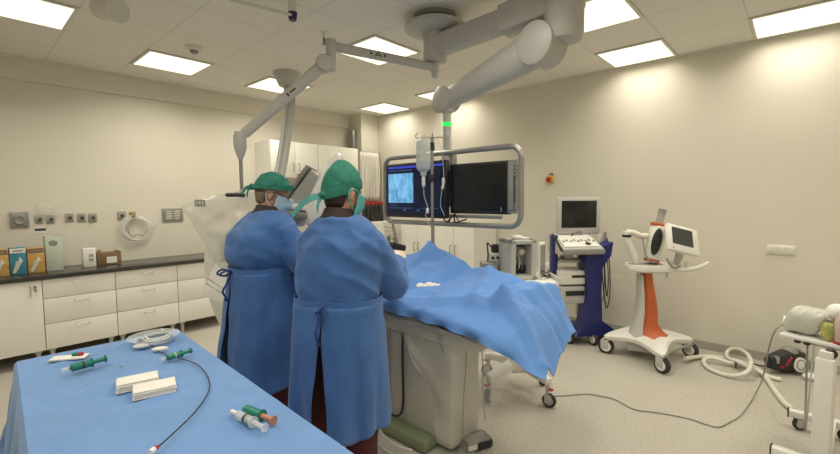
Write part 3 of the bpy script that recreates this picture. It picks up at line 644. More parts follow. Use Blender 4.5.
MB().tube([(bx0-.008, 1.86, TZ-.13), (bx0-.010, 1.862, .5), (bx0-.010, 1.862, .20), (bx0-.03, 1.88, .12), (bx0-.04, 1.94, .11)], .007, 8).build('black_cable', M_DARK, t)
k = MB().tube([(bx0-.02, 1.53, TZ-.12), (bx0-.05, 1.52, TZ-.13), (bx0-.035, 1.50, TZ-.19)], .008, 6); k.box((bx0-.02, 1.53, TZ-.11), (.03, .04, .03), bev=.005)
k.build('rail_hook', M_ARMD, t)
for k in range(2): MB().tube([(2.02+.12*k, by0-.012, TZ-.14), (2.0+.17*k, by0-.03, .55), (1.97+.21*k, by0-.03, .3), (1.95+.24*k, by0-.04, .12)], .004, 6).build('thin_cable', M_ARMD, t)
MB().cyl((2.47, 2.56, .78), (2.47, 2.56, 1.10), .014).build('panel_post', M_STEEL, t)
k = MB().box((2.46, 2.56, 1.125), (.16, .24, .05), rot=Matrix.Rotation(.25, 3, 'Y'), bev=.012).build('control_panel', M_DARK, t)
for q in range(3): MB().lathe([(.012, 0), (.012, .04), (.017, .045), (.015, .06), (0, .062)], (2.45, 2.49+.07*q, 1.15), n=12).build('control_knob', M_STEELG, k)
# the draped table surface
ROWS = [  # y, then (x, z) from the near hem to the far hem
    (3.02, [(1.81, .83), (1.84, .87), (2.0, .93), (2.15, .98), (2.3, 1.0), (2.45, .98), (2.53, .80)]),
    (2.60, [(1.80, .82), (1.835, .875), (2.0, .94), (2.15, 1.0), (2.3, 1.03), (2.46, 1.03), (2.53, .82)]),
    (2.30, [(1.80, .82), (1.83, .880), (2.0, .94), (2.15, .985), (2.3, 1.02), (2.47, 1.08), (2.53, .85)]),
    (2.13, [(1.795, .815), (1.83, .885), (2.0, .935), (2.15, .955), (2.32, 1.02), (2.49, 1.155), (2.53, .88)]),
    (1.95, [(1.795, .815), (1.83, .885), (2.0, .93), (2.15, .95), (2.3, .985), (2.47, 1.11), (2.53, .86)]),
    (1.72, [(1.795, .815), (1.83, .880), (2.0, .925), (2.15, .95), (2.3, .985), (2.46, 1.055), (2.53, .84)]),
    (1.45, [(1.795, .805), (1.83, .865), (2.0, .925), (2.15, .965), (2.3, 1.0), (2.45, 1.025), (2.53, .82)]),
    (1.20, [(1.80, .775), (1.835, .830), (2.03, .925), (2.15, .95), (2.3, .975), (2.45, 1.0), (2.53, .80)]),
    (1.08, [(1.82, .725), (1.86, .785), (2.03, .87), (2.15, .905), (2.3, .93), (2.44, .955), (2.52, .78)]),
    (0.98, [(1.86, .685), (1.90, .715), (2.0, .75), (2.15, .815), (2.29, .855), (2.41, .865), (2.49, .74)]),
    (0.89, [(1.90, .665), (1.97, .650), (2.02, .630), (2.13, .685), (2.26, .730), (2.385, .765), (2.46, .70)])]
def cr1(a, b, c, d, t): return .5*((2*b)+(c-a)*t+(2*a-5*b+4*c-d)*t*t+(3*b-a-3*c+d)*t**3)
CREASE = [(1.86, 1.80, 2.06, 1.20, .032, 0.068), (2.05, 1.22, 1.96, .90, .055, 0.068), (2.06, 1.22, 2.42, 1.08, .035, 0.061), (2.44, 2.12, 2.10, 1.98, .045, 0.088), (2.44, 1.72, 1.95, 1.95, -.035, 0.068), (2.42, 1.55, 2.0, 1.38, .030, 0.054), (2.2, 2.3, 2.42, 1.95, -.030, 0.061), (2.06, 1.45, 2.40, 1.30, -.030, 0.054), (1.86, 1.62, 2.25, 1.60, .014, 0.034), (2.18, 1.20, 2.22, .90, -.020, 0.034), (2.30, 1.20, 2.33, .92, .018, 0.034)]
def drape_pt(u, v):
    n = len(ROWS)-1; p = u*n; i = min(int(p), n-1); tt = p-i; m = 6; s_ = v*m; j = min(int(s_), m-1); ss = s_-j
    def row(k):
        k = max(0, min(n, k)); R = ROWS[k][1]; g = lambda a: R[max(0, min(m, a))]
        return V((cr1(g(j-1)[0], g(j)[0], g(j+1)[0], g(j+2)[0], ss), ROWS[k][0], cr1(g(j-1)[1], g(j)[1], g(j+1)[1], g(j+2)[1], ss)))
    A = [row(i+k) for k in (-1, 0, 1, 2)]
    q = V([cr1(*[a[c] for a in A], tt)*.2+(A[1][c]*(1-tt)+A[2][c]*tt)*.8 for c in range(3)])
    edge = min(1, abs(v-.0)*7)
    cz = (N.noise(V((q.x*3.2+q.y*2.0, q.y*1.7-q.x*1.5, 2)))*.018+N.noise(V((q.x*9+q.y*5, q.y*4-q.x*5, 7)))*.005)
    ridge = 1-abs(N.noise(V((q.x*2.6-q.y*2.2, q.y*1.6+q.x*1.3, 4))))*2
    q.z += (cz+.022*ridge**3*.8-.008)*edge*(1 if v < .86 else .3)
    for (x0_, y0_, x1_, y1_, A_c, w_c) in CREASE:
        dx, dy = x1_-x0_, y1_-y0_; L2 = dx*dx+dy*dy; tt_ = ((q.x-x0_)*dx+(q.y-y0_)*dy)/L2
        dd = abs((q.x-x0_)*dy-(q.y-y0_)*dx)/L2**.5
        q.z += A_c*max(0, 1-dd/w_c)*sm(min(tt_+.25, 1.25-tt_)*4)*edge*(1 if v < .9 else 0)
    if v < .10: q.x += .012*math.sin(q.y*31)*(1-v/.1)
    q.y += .07*v*sm((u-.8)/.2); q.z -= .035*sm((u-.85)/.15)*(1-.6*v)
    if u > .93: q.y += .006*math.sin(v*13)*(u-.93)/.07
    return q
tag(MB().grid(drape_pt, 160, 100).build('surgical_drape', M_DRAPE, solid=.003), 'large sky blue surgical drape spread over the operating table', 'drape')
# white bits lying on the drape
c = V((2.11, 1.84, 0)); zz = drape_pt((3.02-1.84)/2.13*1.0, .45).z
def drape_z(x, y):
    best = min(((drape_pt(i/60, j/40)-V((x, y, 0))).xy.length, drape_pt(i/60, j/40).z) for i in range(61) for j in range(8, 36))
    return best[1]
zz = drape_z(2.11, 1.84)+.008
g = thing('gauze_swabs', 'small heap of white gauze swabs lying on the sky blue drape', 'gauze', (2.11, 1.84, zz))
for k in range(5):
    b = az(420+4.5*k, 285+math.sin(k*2.1)*1.0, zz+.006)
    MB().ell((b.x, b.y, zz+.006), (.030, .020, .014), 12).build('swab', M_GAUZE, g)
MB().box(az(428, 286.5, zz+.004), (.16, .02, .014), rz=FACE, bev=.004).build('folded_swab', M_GAUZE, g)
# clear film hanging below the table edge
def film(u, v):
    yt = 2.0-1.0*u; yb = 1.75-.48*u; zt = .83-.12*u*u; zb = .62-.50*sm(u*1.5); z = zt+(zb-zt)*v; y = yt+(yb-yt)*v
    x = 1.80+.022*math.sin(u*17+v*2)*(.2+v)+.02*N.noise(V((u*5, v*4, 1)))+.02*v
    return V((x, y, z))
tag(MB().grid(film, 60, 30).build('film_drape', M_FILM2), 'clear film drape hanging from the near edge of the operating table', 'film')
# foot pedal and loose tubes under the table
c = az(474, 441, .03)
t = thing('foot_pedal', 'black foot pedal with a white label at the bottom of the table pedestal', 'pedal', (c.x, c.y, 0), FACE+.4)
MB().box((0, 0, .03), (.20, .14, .06), bev=.02).build('housing', M_DARK, t, local=True)
MB().box((-.0, -.03, .066), (.15, .09, .014), bev=.006).build('treadle', M_ARMD, t, local=True)
MB().box((-.05, -.074, .04), (.06, .004, .03)).build('white_label', M_WHITE, t, local=True)
for n_, pp in enumerate(([(371, 428), (375, 440), (384, 449), (396, 456)], [(377, 424), (384, 436), (397, 446), (412, 450)])):
    tag(MB().tube([az(x, y, .012+.09*(1 if n_ else 1)) for x, y in pp], .006, 8).build('thin_tube', M_PIPE), ['thin white tube on the olive base plate, the one nearer the surgeon', 'thin white tube on the olive base plate, the one nearer the pedestal'][n_], 'tube')
# ------------------------------------------------------------------ iv pole with bottle
PX, PY = 2.56, 2.17
t = thing('iv_pole', 'steel infusion pole with four hooks rising behind the blue drape', 'infusion pole', (PX, PY, 0))
MB().cyl((PX, PY, .06), (PX, PY, 2.0), .0125, n=14).build('pole', M_STEELG, t)
MB().lathe([(.02, -.03), (.024, -.02), (.024, .02), (.02, .03)], (PX, PY, 1.68), n=16).build('collar', M_DARK, t)
MB().lathe([(.02, -.03), (.019, -.02), (.019, .02), (.016, .03)], (PX, PY, 1.93), n=16).build('collar', M_DARK, t)
for k, dv in enumerate((r0, -r0, V((fw.x, fw.y, 0)), -V((fw.x, fw.y, 0)))):
    d = dv.normalized(); p = V((PX, PY, 1.99))
    MB().tube([p, p+d*.06+V((0, 0, .012)), p+d*.11+V((0, 0, 0)), p+d*.13+V((0, 0, .02)), p+d*.115+V((0, 0, .045))], .005, 8).build('hook', M_STEEL, t)
for k in range(5):
    a = 2*PI*k/5+.3; MB().tube([(PX, PY, .075), (PX+.12*math.cos(a), PY+.12*math.sin(a), .075), (PX+.26*math.cos(a), PY+.26*math.sin(a), .055)], .014, 8).build('foot', M_STEEL, t)
    MB().cyl((PX+.26*math.cos(a)-.01, PY+.26*math.sin(a), .028), (PX+.26*math.cos(a)+.01, PY+.26*math.sin(a), .028), .027).build('caster', M_RUB, t)
hk = V((PX, PY, 1.985))-r0*.070-V((fw.x, fw.y, 0))*.05
b = thing('infusion_bottle', 'clear infusion bottle hanging upside down from the pole hook', 'infusion bottle', hk)
MB().lathe([(.004, 0), (.042, -.012), (.056, -.03), (.057, -.08), (.054, -.10), (.057, -.12), (.057, -.20), (.052, -.235), (.030, -.255), (.024, -.26), (.024, -.285), (.0, -.287)], hk, n=24).build('bottle', mat('cloudy_bottle', (.62, .66, .68), .2, alpha=.6, var=.03), b)
MB().tube([hk+V((0, 0, 0)), hk+V((.012, 0, .02)), hk+V((0, 0, .035)), hk+V((-.012, 0, .02)), hk], .003, 6).build('hanger_loop', M_CREAM, b)
MB().box(hk-V((fw.x, fw.y, 0))*.0575+V((0, 0, -.13)), (.05, .002, .09), rz=FACE).build('label', M_MINT, b)
MB().lathe([(.010, -.287), (.014, -.30), (.014, -.36), (.006, -.375)], hk, n=14).build('drip_chamber', M_WHITE, b)
MB().tube([hk+V((0, 0, -.37)), hk+r0*.005+V((0, 0, -.45)), hk+r0*.03+V((0, 0, -.53)), hk+r0*.015+V((0, 0, -.60)), hk+r0*.06+V((0, 0, -.70))], .0035, 6).build('line', M_CLEAR, b)
MB().ell(hk+r0*.03+V((0, 0, -.56)), (.014, .012, .024), 12).build('roller_clamp', M_WHITE, b)
hk = V((PX, PY, 1.985))+r0*.045
b = thing('infusion_line', 'thin empty infusion line with a white clamp beside the pole, before the monitors', 'infusion line', hk)
MB().tube([hk+V((0, 0, .02)), hk+r0*.03+V((0, 0, -.10)), hk+r0*.045+V((0, 0, -.28)), hk+r0*.03+V((0, 0, -.40)), hk+r0*.02+V((0, 0, -.52)), hk+r0*.05+V((0, 0, -.60))], .0035, 6).build('line', M_CLEAR, b)
MB().lathe([(.006, -.30), (.012, -.31), (.013, -.34), (.008, -.37), (.004, -.39)], hk+r0*.042, n=12).build('spike', M_WHITE, b)
MB().ell(hk+r0*.035+V((0, 0, -.38)), (.012, .012, .018), 12).build('clamp', M_CREAM, b)
# ------------------------------------------------------------------ castors
def castor(parent, p, r=.05, w=.03, yaw=0, disc=M_CREAM, top=None, local=True):
    p = V(p); d = V((math.cos(yaw), math.sin(yaw), 0)); top = top or r*2.15
    c = MB().lathe([(r*.5, -w/2), (r*.93, -w/2), (r, -w*.3), (r, w*.3), (r*.93, w/2), (r*.5, w/2)], (p.x, p.y, r), d, 22).build('castor', M_RUB, parent, local=local)
    MB().lathe([(0, -w/2-.004), (r*.62, -w/2-.004), (r*.68, -w/2), (r*.68, w/2), (r*.62, w/2+.004), (0, w/2+.004)], (p.x, p.y, r), d, 20).build('wheel_disc', disc, c, local=local)
    k = MB(); q = V((-d.y, d.x, 0))*r*.25
    for s in (-1, 1): k.box(V((p.x, p.y, r*1.35))+d*s*(w/2+.007)+q*.5, (.006, r*1.0, r*1.2), rz=yaw, bev=.003)
    k.cyl((p.x+q.x, p.y+q.y, r*1.8), (p.x+q.x, p.y+q.y, top+.02), r*.3)
    k.build('fork', M_ARM, c, local=local)
    return c
# ------------------------------------------------------------------ small white equipment trolley behind the table
tx, ty = 2.93, 1.62
t = thing('equipment_trolley', 'white trolley on castors behind the blue drape, carrying the grey instrument case', 'trolley', (tx, ty, 0), FACE)
hz0 = .90
MB().box((0, 0, hz0-.015), (.52, .42, .03), bev=.008).build('top_shelf', M_WHITE, t, local=True)
e = MB()
for s in (-1, 1): e.box((s*.262, 0, hz0+.01), (.012, .42, .05), bev=.004)
e.box((0, .21, hz0+.01), (.52, .012, .05), bev=.004); e.build('shelf_rim', M_CREAM, t, local=True)
MB().box((0, .02, hz0-.10), (.46, .36, .12), bev=.01).build('drawer', M_CREAM, t, local=True)
MB().box((0, -.16, hz0-.09), (.14, .02, .02), bev=.004).build('drawer_handle', M_ARMD, t, local=True)
MB().box((.0, .02, .50), (.10, .09, .70), bev=.02).build('column', M_WHITE, t, local=True)
MB().box((.05, 0, .25), (.24, .20, .17), bev=.025).build('base_hub', M_WHITE, t, local=True)
Rz = Matrix.Rotation(-FACE, 3, 'Z')
for px, py in ((549, 407), (488, 402), (487, 376), (543, 385)):
    g = Rz @ (az(px, py, 0)-V((tx, ty, 0))); d = g.xy.length; a = math.atan2(g.y, g.x)
    leg = rbar((.02, 0, .235), (g.x, g.y, .185), .085, .085, .06, .05, .014).build('base_leg', M_WHITE, t, local=True)
    castor(t, (g.x, g.y, 0), .05, .032, a+PI/2+.5, M_STEELG, .16)
    MB().box((g.x*1.02, g.y*1.02, .135), (.05, .03, .012), rz=a, bev=.004).build('brake_pedal', M_RED, t, local=True)
def on_trolley(name, label, cat, px, py, dep, rz=FACE, grp=None):
    p = az(px, py, hz0); k = (ad(px, py, dep)); return thing(name, label, cat, (k.x, k.y, hz0+.001), rz, grp)
a = on_trolley('instrument_case', 'grey upright instrument case with an open dark front on the white trolley', 'instrument', 517, 275, 3.28, FACE+.25)
W_, H_, D_ = .215, .30, .22
c = MB()
for s in (-1, 1): c.box((s*(W_/2-.022), 0, H_/2), (.044, D_, H_), bev=.008)
c.box((0, 0, H_-.015), (W_, D_, .03), bev=.008); c.box((0, 0, .018), (W_, D_, .036), bev=.008); c.box((0, D_/2-.02, H_/2), (W_-.05, .03, H_-.04))
c.build('casing', M_ARM, a, local=True)
MB().box((0, .02, H_*.56), (W_-.09, .05, H_*.52), bev=.006).build('inner_panel', M_STEELG, a, local=True)
MB().box((0, .0, H_*.22), (W_-.09, .04, .07), bev=.006).build('dark_bay', M_DARK, a, local=True)
MB().lathe([(.03, 0), (.03, .012), (.022, .02), (0, .02)], (.03, -.005, H_*.68), (0, -1, 0), 20).build('dial', M_CREAM, a, local=True)
for k in range(3): MB().tube([(-.03+.03*k, -.01, H_*.62), (-.02+.02*k, -.045, H_*.45), (-.04+.03*k, -.05, H_*.3), (-.02+.025*k, -.01, H_*.2)], .004, 6).build('patch_lead', (M_DARK, M_CREAM, M_ARMD)[k], a, local=True)
MB().ell((-.0, 0, H_+.012), (.05, .04, .022), 14).build('top_knob', M_WHITE, a, local=True); MB().box((.05, .02, H_+.006), (.08, .12, .014), bev=.004).build('top_tray', M_WHITE, a, local=True)
a = on_trolley('control_box', 'low dark control box left beside the grey instrument case', 'control box', 489, 275, 3.40)
a['label'] = 'low dark control box on the trolley end nearest the storage cabinets'
MB().box((0, 0, .055), (.13, .16, .11), bev=.01).build('casing', M_ARMD, a, local=True); MB().box((0, -.082, .06), (.10, .004, .06), bev=.002).build('front_plate', M_STEELG, a, local=True)
b = thing('sensor_unit', 'small cream and black sensor unit standing on top of the dark control box', 'sensor', a.location+V((.03, -.03, .112)), FACE)
MB().box((0, 0, .035), (.085, .09, .07), bev=.012).build('casing', M_CREAM, b, local=True); MB().box((.01, 0, .105), (.07, .06, .07), bev=.015).build('hood', M_DARK, b, local=True)
for k in (-1, 1): MB().cyl((k*.02, -.044, .035), (k*.02, -.052, .035), .012).build('port', M_DARK, b, local=True)
MB().tube([(-.03, 0, .12), (-.06, -.02, .15), (-.05, 0, .06), (-.055, -.01, .0)], .006, 6).build('cable', M_DARK, b, local=True)
a = on_trolley('paper_cup', 'small white cup on the front of the trolley before the control box', 'cup', 497, 274, 3.18)
MB().lathe([(.024, 0), (.030, .062), (.027, .06), (.022, .006), (0, .006)], n=20).build('cup_wall', M_WHITE, a, local=True)
a = on_trolley('upright_tablet', 'slim grey panel standing upright on the trolley beside the instrument case', 'panel', 541, 275, 3.25, FACE+.9)
MB().box((0, 0, .14), (.10, .022, .28), bev=.006).build('panel_body', M_WHITE, a, local=True); MB().box((0, -.013, .15), (.085, .004, .22)).build('panel_face', M_ARMD, a, local=True); MB().box((0, 0, .006), (.10, .08, .012), bev=.003).build('panel_foot', M_CREAM, a, local=True)
a = on_trolley('cable_bundle', 'tangle of dark cables on the trolley edge below the thin rod', 'cables', 545, 276, 3.25)
for k in range(4): MB().tube([(-.04+.02*k, 0, .006), (-.05, -.03, .03+.012*k), (.0, -.04, .05), (.03, .0, .03+.01*k), (.01+.01*k, .03, .006), (-.02, .01, .02)], .006, 6).build('cable', M_DARK if k % 2 else M_ARMD, a, local=True)
a = on_trolley('thin_rod_stand', 'thin pale upright rod with a small base on the trolley end by the blue cart', 'stand', 546.5, 273, 3.30)
MB().lathe([(.028, 0), (.026, .012), (.006, .02), (.005, .36), (.009, .365), (.009, .38), (0, .383)], n=14).build('rod', M_CREAM, a, local=True); MB().box((0, 0, .09), (.03, .03, .05), bev=.006).build('rod_clamp', M_WHITE, a, local=True)
# ------------------------------------------------------------------ ultrasound cart
ux_, uy_ = 4.42, 1.735
t = thing('ultrasound_cart', 'blue wheeled diagnostic cart with a silver framed dark monitor and sloping console', 'medical cart', (ux_, uy_, 0), FACE+.10)
DU = (V((ux_, uy_, 0))-V((0, 0, 0))).dot(V((math.cos(YAW), math.sin(YAW), 0)))
PXU = 420+F*(ux_*math.sin(YAW)-uy_*math.cos(YAW))/DU
def L(px, py=None, y=0): return (px-PXU)/F*(DU+y)
def Z(py, px, y=0, D=None): return CZ-(py-198.7+(px-420)*.0076*-1)/F*((D or DU)+y)
mm = 1
MB().box((.01, .02, Z(218, 580)), (.475, .05, .39), bev=.018).build('monitor', M_ARM, t, local=True)
mon = [o for o in t.children][-1]
MB().box((.008, -.0065, Z(217, 580)+.004), (.385, .004, .285), bev=.002).build('screen', M_SCR, mon, local=True)
MB().box((0, .06, Z(217, 580)), (.34, .06, .28), bev=.03).build('rear_cover', M_ARM, mon, local=True)
MB().box((.01, .04, Z(236.5, 580)), (.10, .09, .10), bev=.015).build('monitor_neck', M_ARMD, t, local=True)
MB().tube([(-.05, .0, Z(236, 580)), (-.09, -.03, Z(240, 580)), (-.06, -.06, Z(243, 580)), (.02, -.03, Z(243, 580))], .008, 6).build('neck_cable', M_DARK, t, local=True)
zc = Z(250, 580)
prof = [(-.25, zc-.045), (.20, zc-.06), (.20, zc+.13), (.05, zc+.14), (-.25, zc+.015)]
con = MB().loft([[V((x, y, z)) for y, z in prof] for x in (-.27, .15)]); con.build('console', M_ARM, t, local=True, smooth=False)
sl = math.atan2(.125, .30); Rs = Matrix.Rotation(sl, 3, 'X')
k = MB().box((-.06, -.10, zc+.085), (.37, .27, .012), rot=Rs, bev=.004).build('control_panel', M_WHITE, t, local=True)
for q in range(9): MB().box((-.215+.040*q, -.13+.02*(q % 2), zc+.078+.008*(q % 2)), (.025, .03, .014), rot=Rs, bev=.003).build('key_block', M_ARMD if q % 3 else M_STEELG, k, local=True)
MB().lathe([(.03, 0), (.028, .012), (0, .016)], (.02, -.18, zc+.052), Rs @ V((0, 0, 1)), 18).build('trackball', M_DARK, k, local=True)
MB().box((-.06, -.262, zc-.015), (.43, .03, .055), bev=.01).build('front_bumper', M_ARMD, t, local=True)
MB().tube([(-.285, -.24, zc+.0), (-.285, -.10, zc+.10), (-.27, .02, zc+.14)], .012, 8).build('grip_rail', M_DARK, t, local=True)
# blue body: broad front panel, slim far upright, base foot
w0, w1 = L(578)-.0, L(592.5)
bp = [(w0-.01, Z(254, 585)), (w1+.12, Z(243, 590)), (w1+.10, Z(256, 590)), (w1+.012, Z(268, 590)), (w1+.005, .55), (w1+.02, .26), (w1+.14, .17), (w1+.17, .10), (w0-.08, .10), (w0-.03, .22), (w0+.01, .5)]
T_ = Matrix.Translation((0, -.14, 0)) @ Matrix.Rotation(PI/2, 4, 'X')
MB().prism(bp, .16, T_).build('blue_body', M_BLUE, t, local=True, smooth=False)
MB().box((L(553.5), .0, .78), (.055, .10, .70), bev=.012).build('blue_upright', M_BLUE, t, local=True)
MB().box((-.09, .06, .10), (.42, .34, .09), bev=.02).build('blue_base', M_BLUE, t, local=True)
MB().box((-.10, .06, .86), (.26, .30, .03), bev=.006).build('shelf', M_ARM, t, local=True); MB().box((-.12, .0, .96), (.10, .12, .17), bev=.01).build('bracket', M_ARM, t, local=True)
pr = MB().box((-.11, -.02, .70), (.28, .30, .14), bev=.012).build('printer', M_WHITE, t, local=True)
MB().box((-.07, -.172, .715), (.14, .006, .025)).build('paper_slot', M_DARK, pr, local=True)
pr = MB().box((-.11, .0, .52), (.28, .32, .18), bev=.012).build('recorder', M_ARM, t, local=True)
MB().box((-.10, -.164, .54), (.20, .006, .05), bev=.002).build('slot', M_DARK, pr, local=True)
MB().box((L(606), .02, zc+.0), (.045, .14, .20), bev=.012).build('probe_holder', M_BLUE, t, local=True)
for k, x in enumerate((L(597.5), L(603), L(600))):
    MB().lathe([(.012, 0), (.024, .01), (.028, .05), (.022, .09), (.013, .12)], (x, -.03, zc+.02+.03*(k % 2)), (.1, -.25, 1), 16).build('probe', (M_CREAM, M_ARMD, M_ARM)[k], t, local=True)
for k, (x0_, x1_, zl) in enumerate(((598, 606, .42), (602, 612, .35), (605, 610, .47), (600, 596, .55))):
    MB().tube([(L(x0_), -.03, zc-.0), (L(x0_)+.005, -.04, .75), (L((x0_+x1_)/2), -.05, zl), (L(x1_), -.03, zl+.15), (L(x1_), .0, .85), (L(x1_)-.03, .03, zc-.02)], .006, 6).build('probe_cable', M_DARK if k else M_ARMD, t, local=True)
MB().box((L(600), -.02, .60), (.05, .05, .09), bev=.015).build('hanging_connector', M_CREAM, t, local=True)
MB().box((.14, .13, .60), (.16, .05, .75), bev=.01).build('grey_back_panel', M_TABLEG, t, local=True)
for (px, dy) in ((587, -.19), (566, -.12), (603, -.02), (580, .24)): castor(t, (L(px), dy, 0), .062, .04, .35, M_CREAM, .10)
# ------------------------------------------------------------------ contrast injector on an orange pedestal
vx, vy = 4.30, 1.07
DV = V((vx, vy, 0)).dot(V((math.cos(YAW), math.sin(YAW), 0))); PXV = 420+F*(vx*math.sin(YAW)-vy*math.cos(YAW))/DV
t = thing('contrast_injector', 'white injector stand with an orange pedestal, tablet screen and four castors', 'medical stand', (vx, vy, 0), FACE)
def LX(px, y=0): return (px-PXV)/F*(DV+y)
def LZ(py, px=650, y=0): return CZ-(py-198.7-(px-420)*.0076)/F*(DV+y)
Rv = Matrix.Rotation(-FACE, 3, 'Z')
W4 = [Rv @ (az(px, py, 0)-V((vx, vy, 0))) for px, py in ((606, 353), (662, 373), (690, 357), (636, 341))]
for k, g in enumerate(W4): castor(t, (g.x, g.y, 0), .072, .045, (.9, .35, .5, .8)[k], M_WHITE, .12)
g = W4
def mid(a, b, s=.5): return a*(1-s)+b*s
cxy = (g[0]+g[1]+g[2]+g[3])*.25
def plate(s, z): 
    P = []
    for i in range(4):
        a, b = g[i], g[(i+1) % 4]; P += [cxy+(a-cxy)*1.06*s, cxy+(mid(a, b, .3)-cxy)*.90*s, cxy+(mid(a, b, .5)-cxy)*.84*s, cxy+(mid(a, b, .7)-cxy)*.90*s]
    P = crom([V((p.x, p.y, 0)) for p in P], 4, True); mx = max((p-cxy).length for p in P)
    return [V((p.x, p.y, z+.085*(1-((p-cxy).length/mx))*(1 if s <= 1 else 1))) for p in P]
MB().loft([plate(.96, .125), plate(1.0, .14), plate(1.0, .165), plate(.93, .185), plate(.45, .215)]).build('base_cover', M_WHITE, t, local=True)
MB().box((cxy.x-.02, cxy.y-.02, .115), (.34, .24, .10), rz=-.5, bev=.02).build('under_chassis', M_ARM, t, local=True)
MB().tube([(W4[1].x-.0, W4[1].y-.05, .16), (W4[1].x+.1, W4[1].y+.05, .17), (W4[2].x-.05, W4[2].y-.1, .16)], .012, 8).build('foot_lever', M_ARMD, t, local=True)
def col(pts, hw, hd): # (px, z) centre line, local ring boxes
    return [[V((LX(px)+sx*w_, sy*d_, z)) for sx, sy in ((-1, -.6), (-.6, -1), (.6, -1), (1, -.6), (1, .6), (.6, 1), (-.6, 1), (-1, .6))] for (px, z), w_, d_ in zip(pts, hw, hd)]
cc = [(648, .84), (649, .72), (651, .58), (652, .45), (651.5, .33), (654, .26), (657, .215)]
MB().loft(col(crom([V((p, z, 0)) for p, z in cc], 3) and cc, (.040, .045, .055, .065, .075, .10, .14), (.05, .05, .055, .06, .06, .09, .13))).build('orange_pedestal', M_ORANGE, t, local=True)
MB().loft([[p+V((-.070, -.005, 0)) for p in r_] for r_ in col([(649, .80), (650, .62), (650, .45), (648, .33), (646, .22)], (.010, .018, .026, .032, .045), (.05, .055, .06, .065, .08))]).build('pale_pedestal_side', mat('pale_grey_plastic', (.56, .56, .52), .4, var=.02), t, local=True)
def tray(z, sc): 
    return [V((LX(651)+sc*.22*math.copysign(abs(math.cos(a))**.7, math.cos(a)), -.02+sc*.15*math.copysign(abs(math.sin(a))**.7, math.sin(a)), z)) for a in [2*PI*k/32 for k in range(32)]]
MB().loft([tray(.83, .75), tray(.85, .97), tray(.88, 1), tray(.90, .97), tray(.90, .9)]).build('tray', M_WHITE, t, local=True)
MB().ell((LX(645), -.03, .90), (.16, .09, .012), 24).build('tray_inset', M_ARMD, t, local=True)
MB().tube([(LX(666), -.10, .86), (LX(678), -.13, .86), (LX(690), -.14, .88), (LX(701), -.13, .925)], [.016, .020, .020, .012], 10).build('push_handle', M_WHITE, t, local=True)
MB().cyl((LX(664), -.08, .84), (LX(664), -.08, .78), .008).build('tray_screw', M_ARM, t, local=True)
# left arm with joint
MB().tube([(LX(638), 0, .90), (LX(635), 0, .98), (LX(630), 0, 1.07), (LX(627.5), 0, 1.14), (LX(627.5), 0, 1.20)], [.038, .036, .034, .034, .036], 14).build('injector_arm', M_WHITE, t, local=True)
MB().lathe([(.037, -.006), (.039, 0), (.039, .012), (.037, .018)], (LX(627.5), 0, 1.155), n=20).build('dark_ring', M_DARK, t, local=True)
MB().tube([(LX(627.5), 0, 1.19), (LX(633), -.02, 1.19), (LX(640), -.03, 1.16), (LX(646), -.03, 1.16)], .028, 12).build('cross_arm', M_CREAM, t, local=True)
Ri = Matrix.Rotation(.20, 3, 'Y') 
MB().box((LX(653), -.05, 1.10), (.115, .13, .32), rot=Ri, bev=.035).build('injector_head', M_WHITE, t, local=True)
MB().ell((LX(650.5), -.118, 1.115), (.046, .016, .125), 20, Ri).build('black_window', M_DARK, t, local=True)
MB().box((LX(650), -.05, .935), (.10, .11, .03), rot=Ri, bev=.01).build('orange_foot', M_ORANGE, t, local=True)
MB().box((LX(656.5), -.04, 1.265), (.105, .10, .035), rot=Ri, bev=.01).build('orange_collar', M_ORANGE, t, local=True)
cy = MB().cyl((LX(657), -.04, 1.28), (LX(660), -.04, 1.385), .032, n=20).build('clear_syringe', mat('smoky_plastic', (.45, .43, .40), .15, alpha=.6, var=.03), t, local=True)
MB().cyl((LX(659.5), -.04, 1.375), (LX(660.5), -.04, 1.405), .034, n=20).build('dark_cap', M_ARMD, cy, local=True)
MB().tube([(LX(640), -.06, 1.15), (LX(641), -.10, 1.0), (LX(646), -.12, .93), (LX(652), -.10, .94)], .007, 8).build('head_cable', M_ARMD, t, local=True)
Rt = Matrix.Rotation(.24, 3, 'Y') @ Matrix.Rotation(.22, 3, 'Z') @ Matrix.Rotation(-.42, 3, 'X')
sc_ = V((LX(671.5), -.17, LZ(247, 671)+.045))
b = MB().box(sc_, (.335, .055, .255), rot=Rt, bev=.022).build('tablet', M_WHITE, t, local=True)
MB().box(sc_+Rt @ V((-.02, -.0285, .015)), (.225, .003, .155), rot=Rt).build('screen', mat('grey_screen', (.045, .05, .048), .25), b, local=True)
MB().cyl(sc_+Rt @ V((-.13, -.028, -.10)), sc_+Rt @ V((-.13, -.031, -.10)), .007).build('button', M_ORANGE, b, local=True)
MB().tube([sc_+V((0, .02, -.10)), (LX(672), -.10, .93), (LX(668), -.06, .89)], [.035, .03, .04], 12).build('tablet_neck', M_ARM, t, local=True)
MB().tube([(LX(658), -.16, .97), (LX(661), -.18, .91), (LX(667), -.16, .885), (LX(673), -.14, .90)], .008, 8).build('loop_cable', M_ARMD, t, local=True)
MB().cyl((LX(679), -.13, .93), (LX(680), -.13, .85), .011).build('side_knob', M_CREAM, t, local=True)
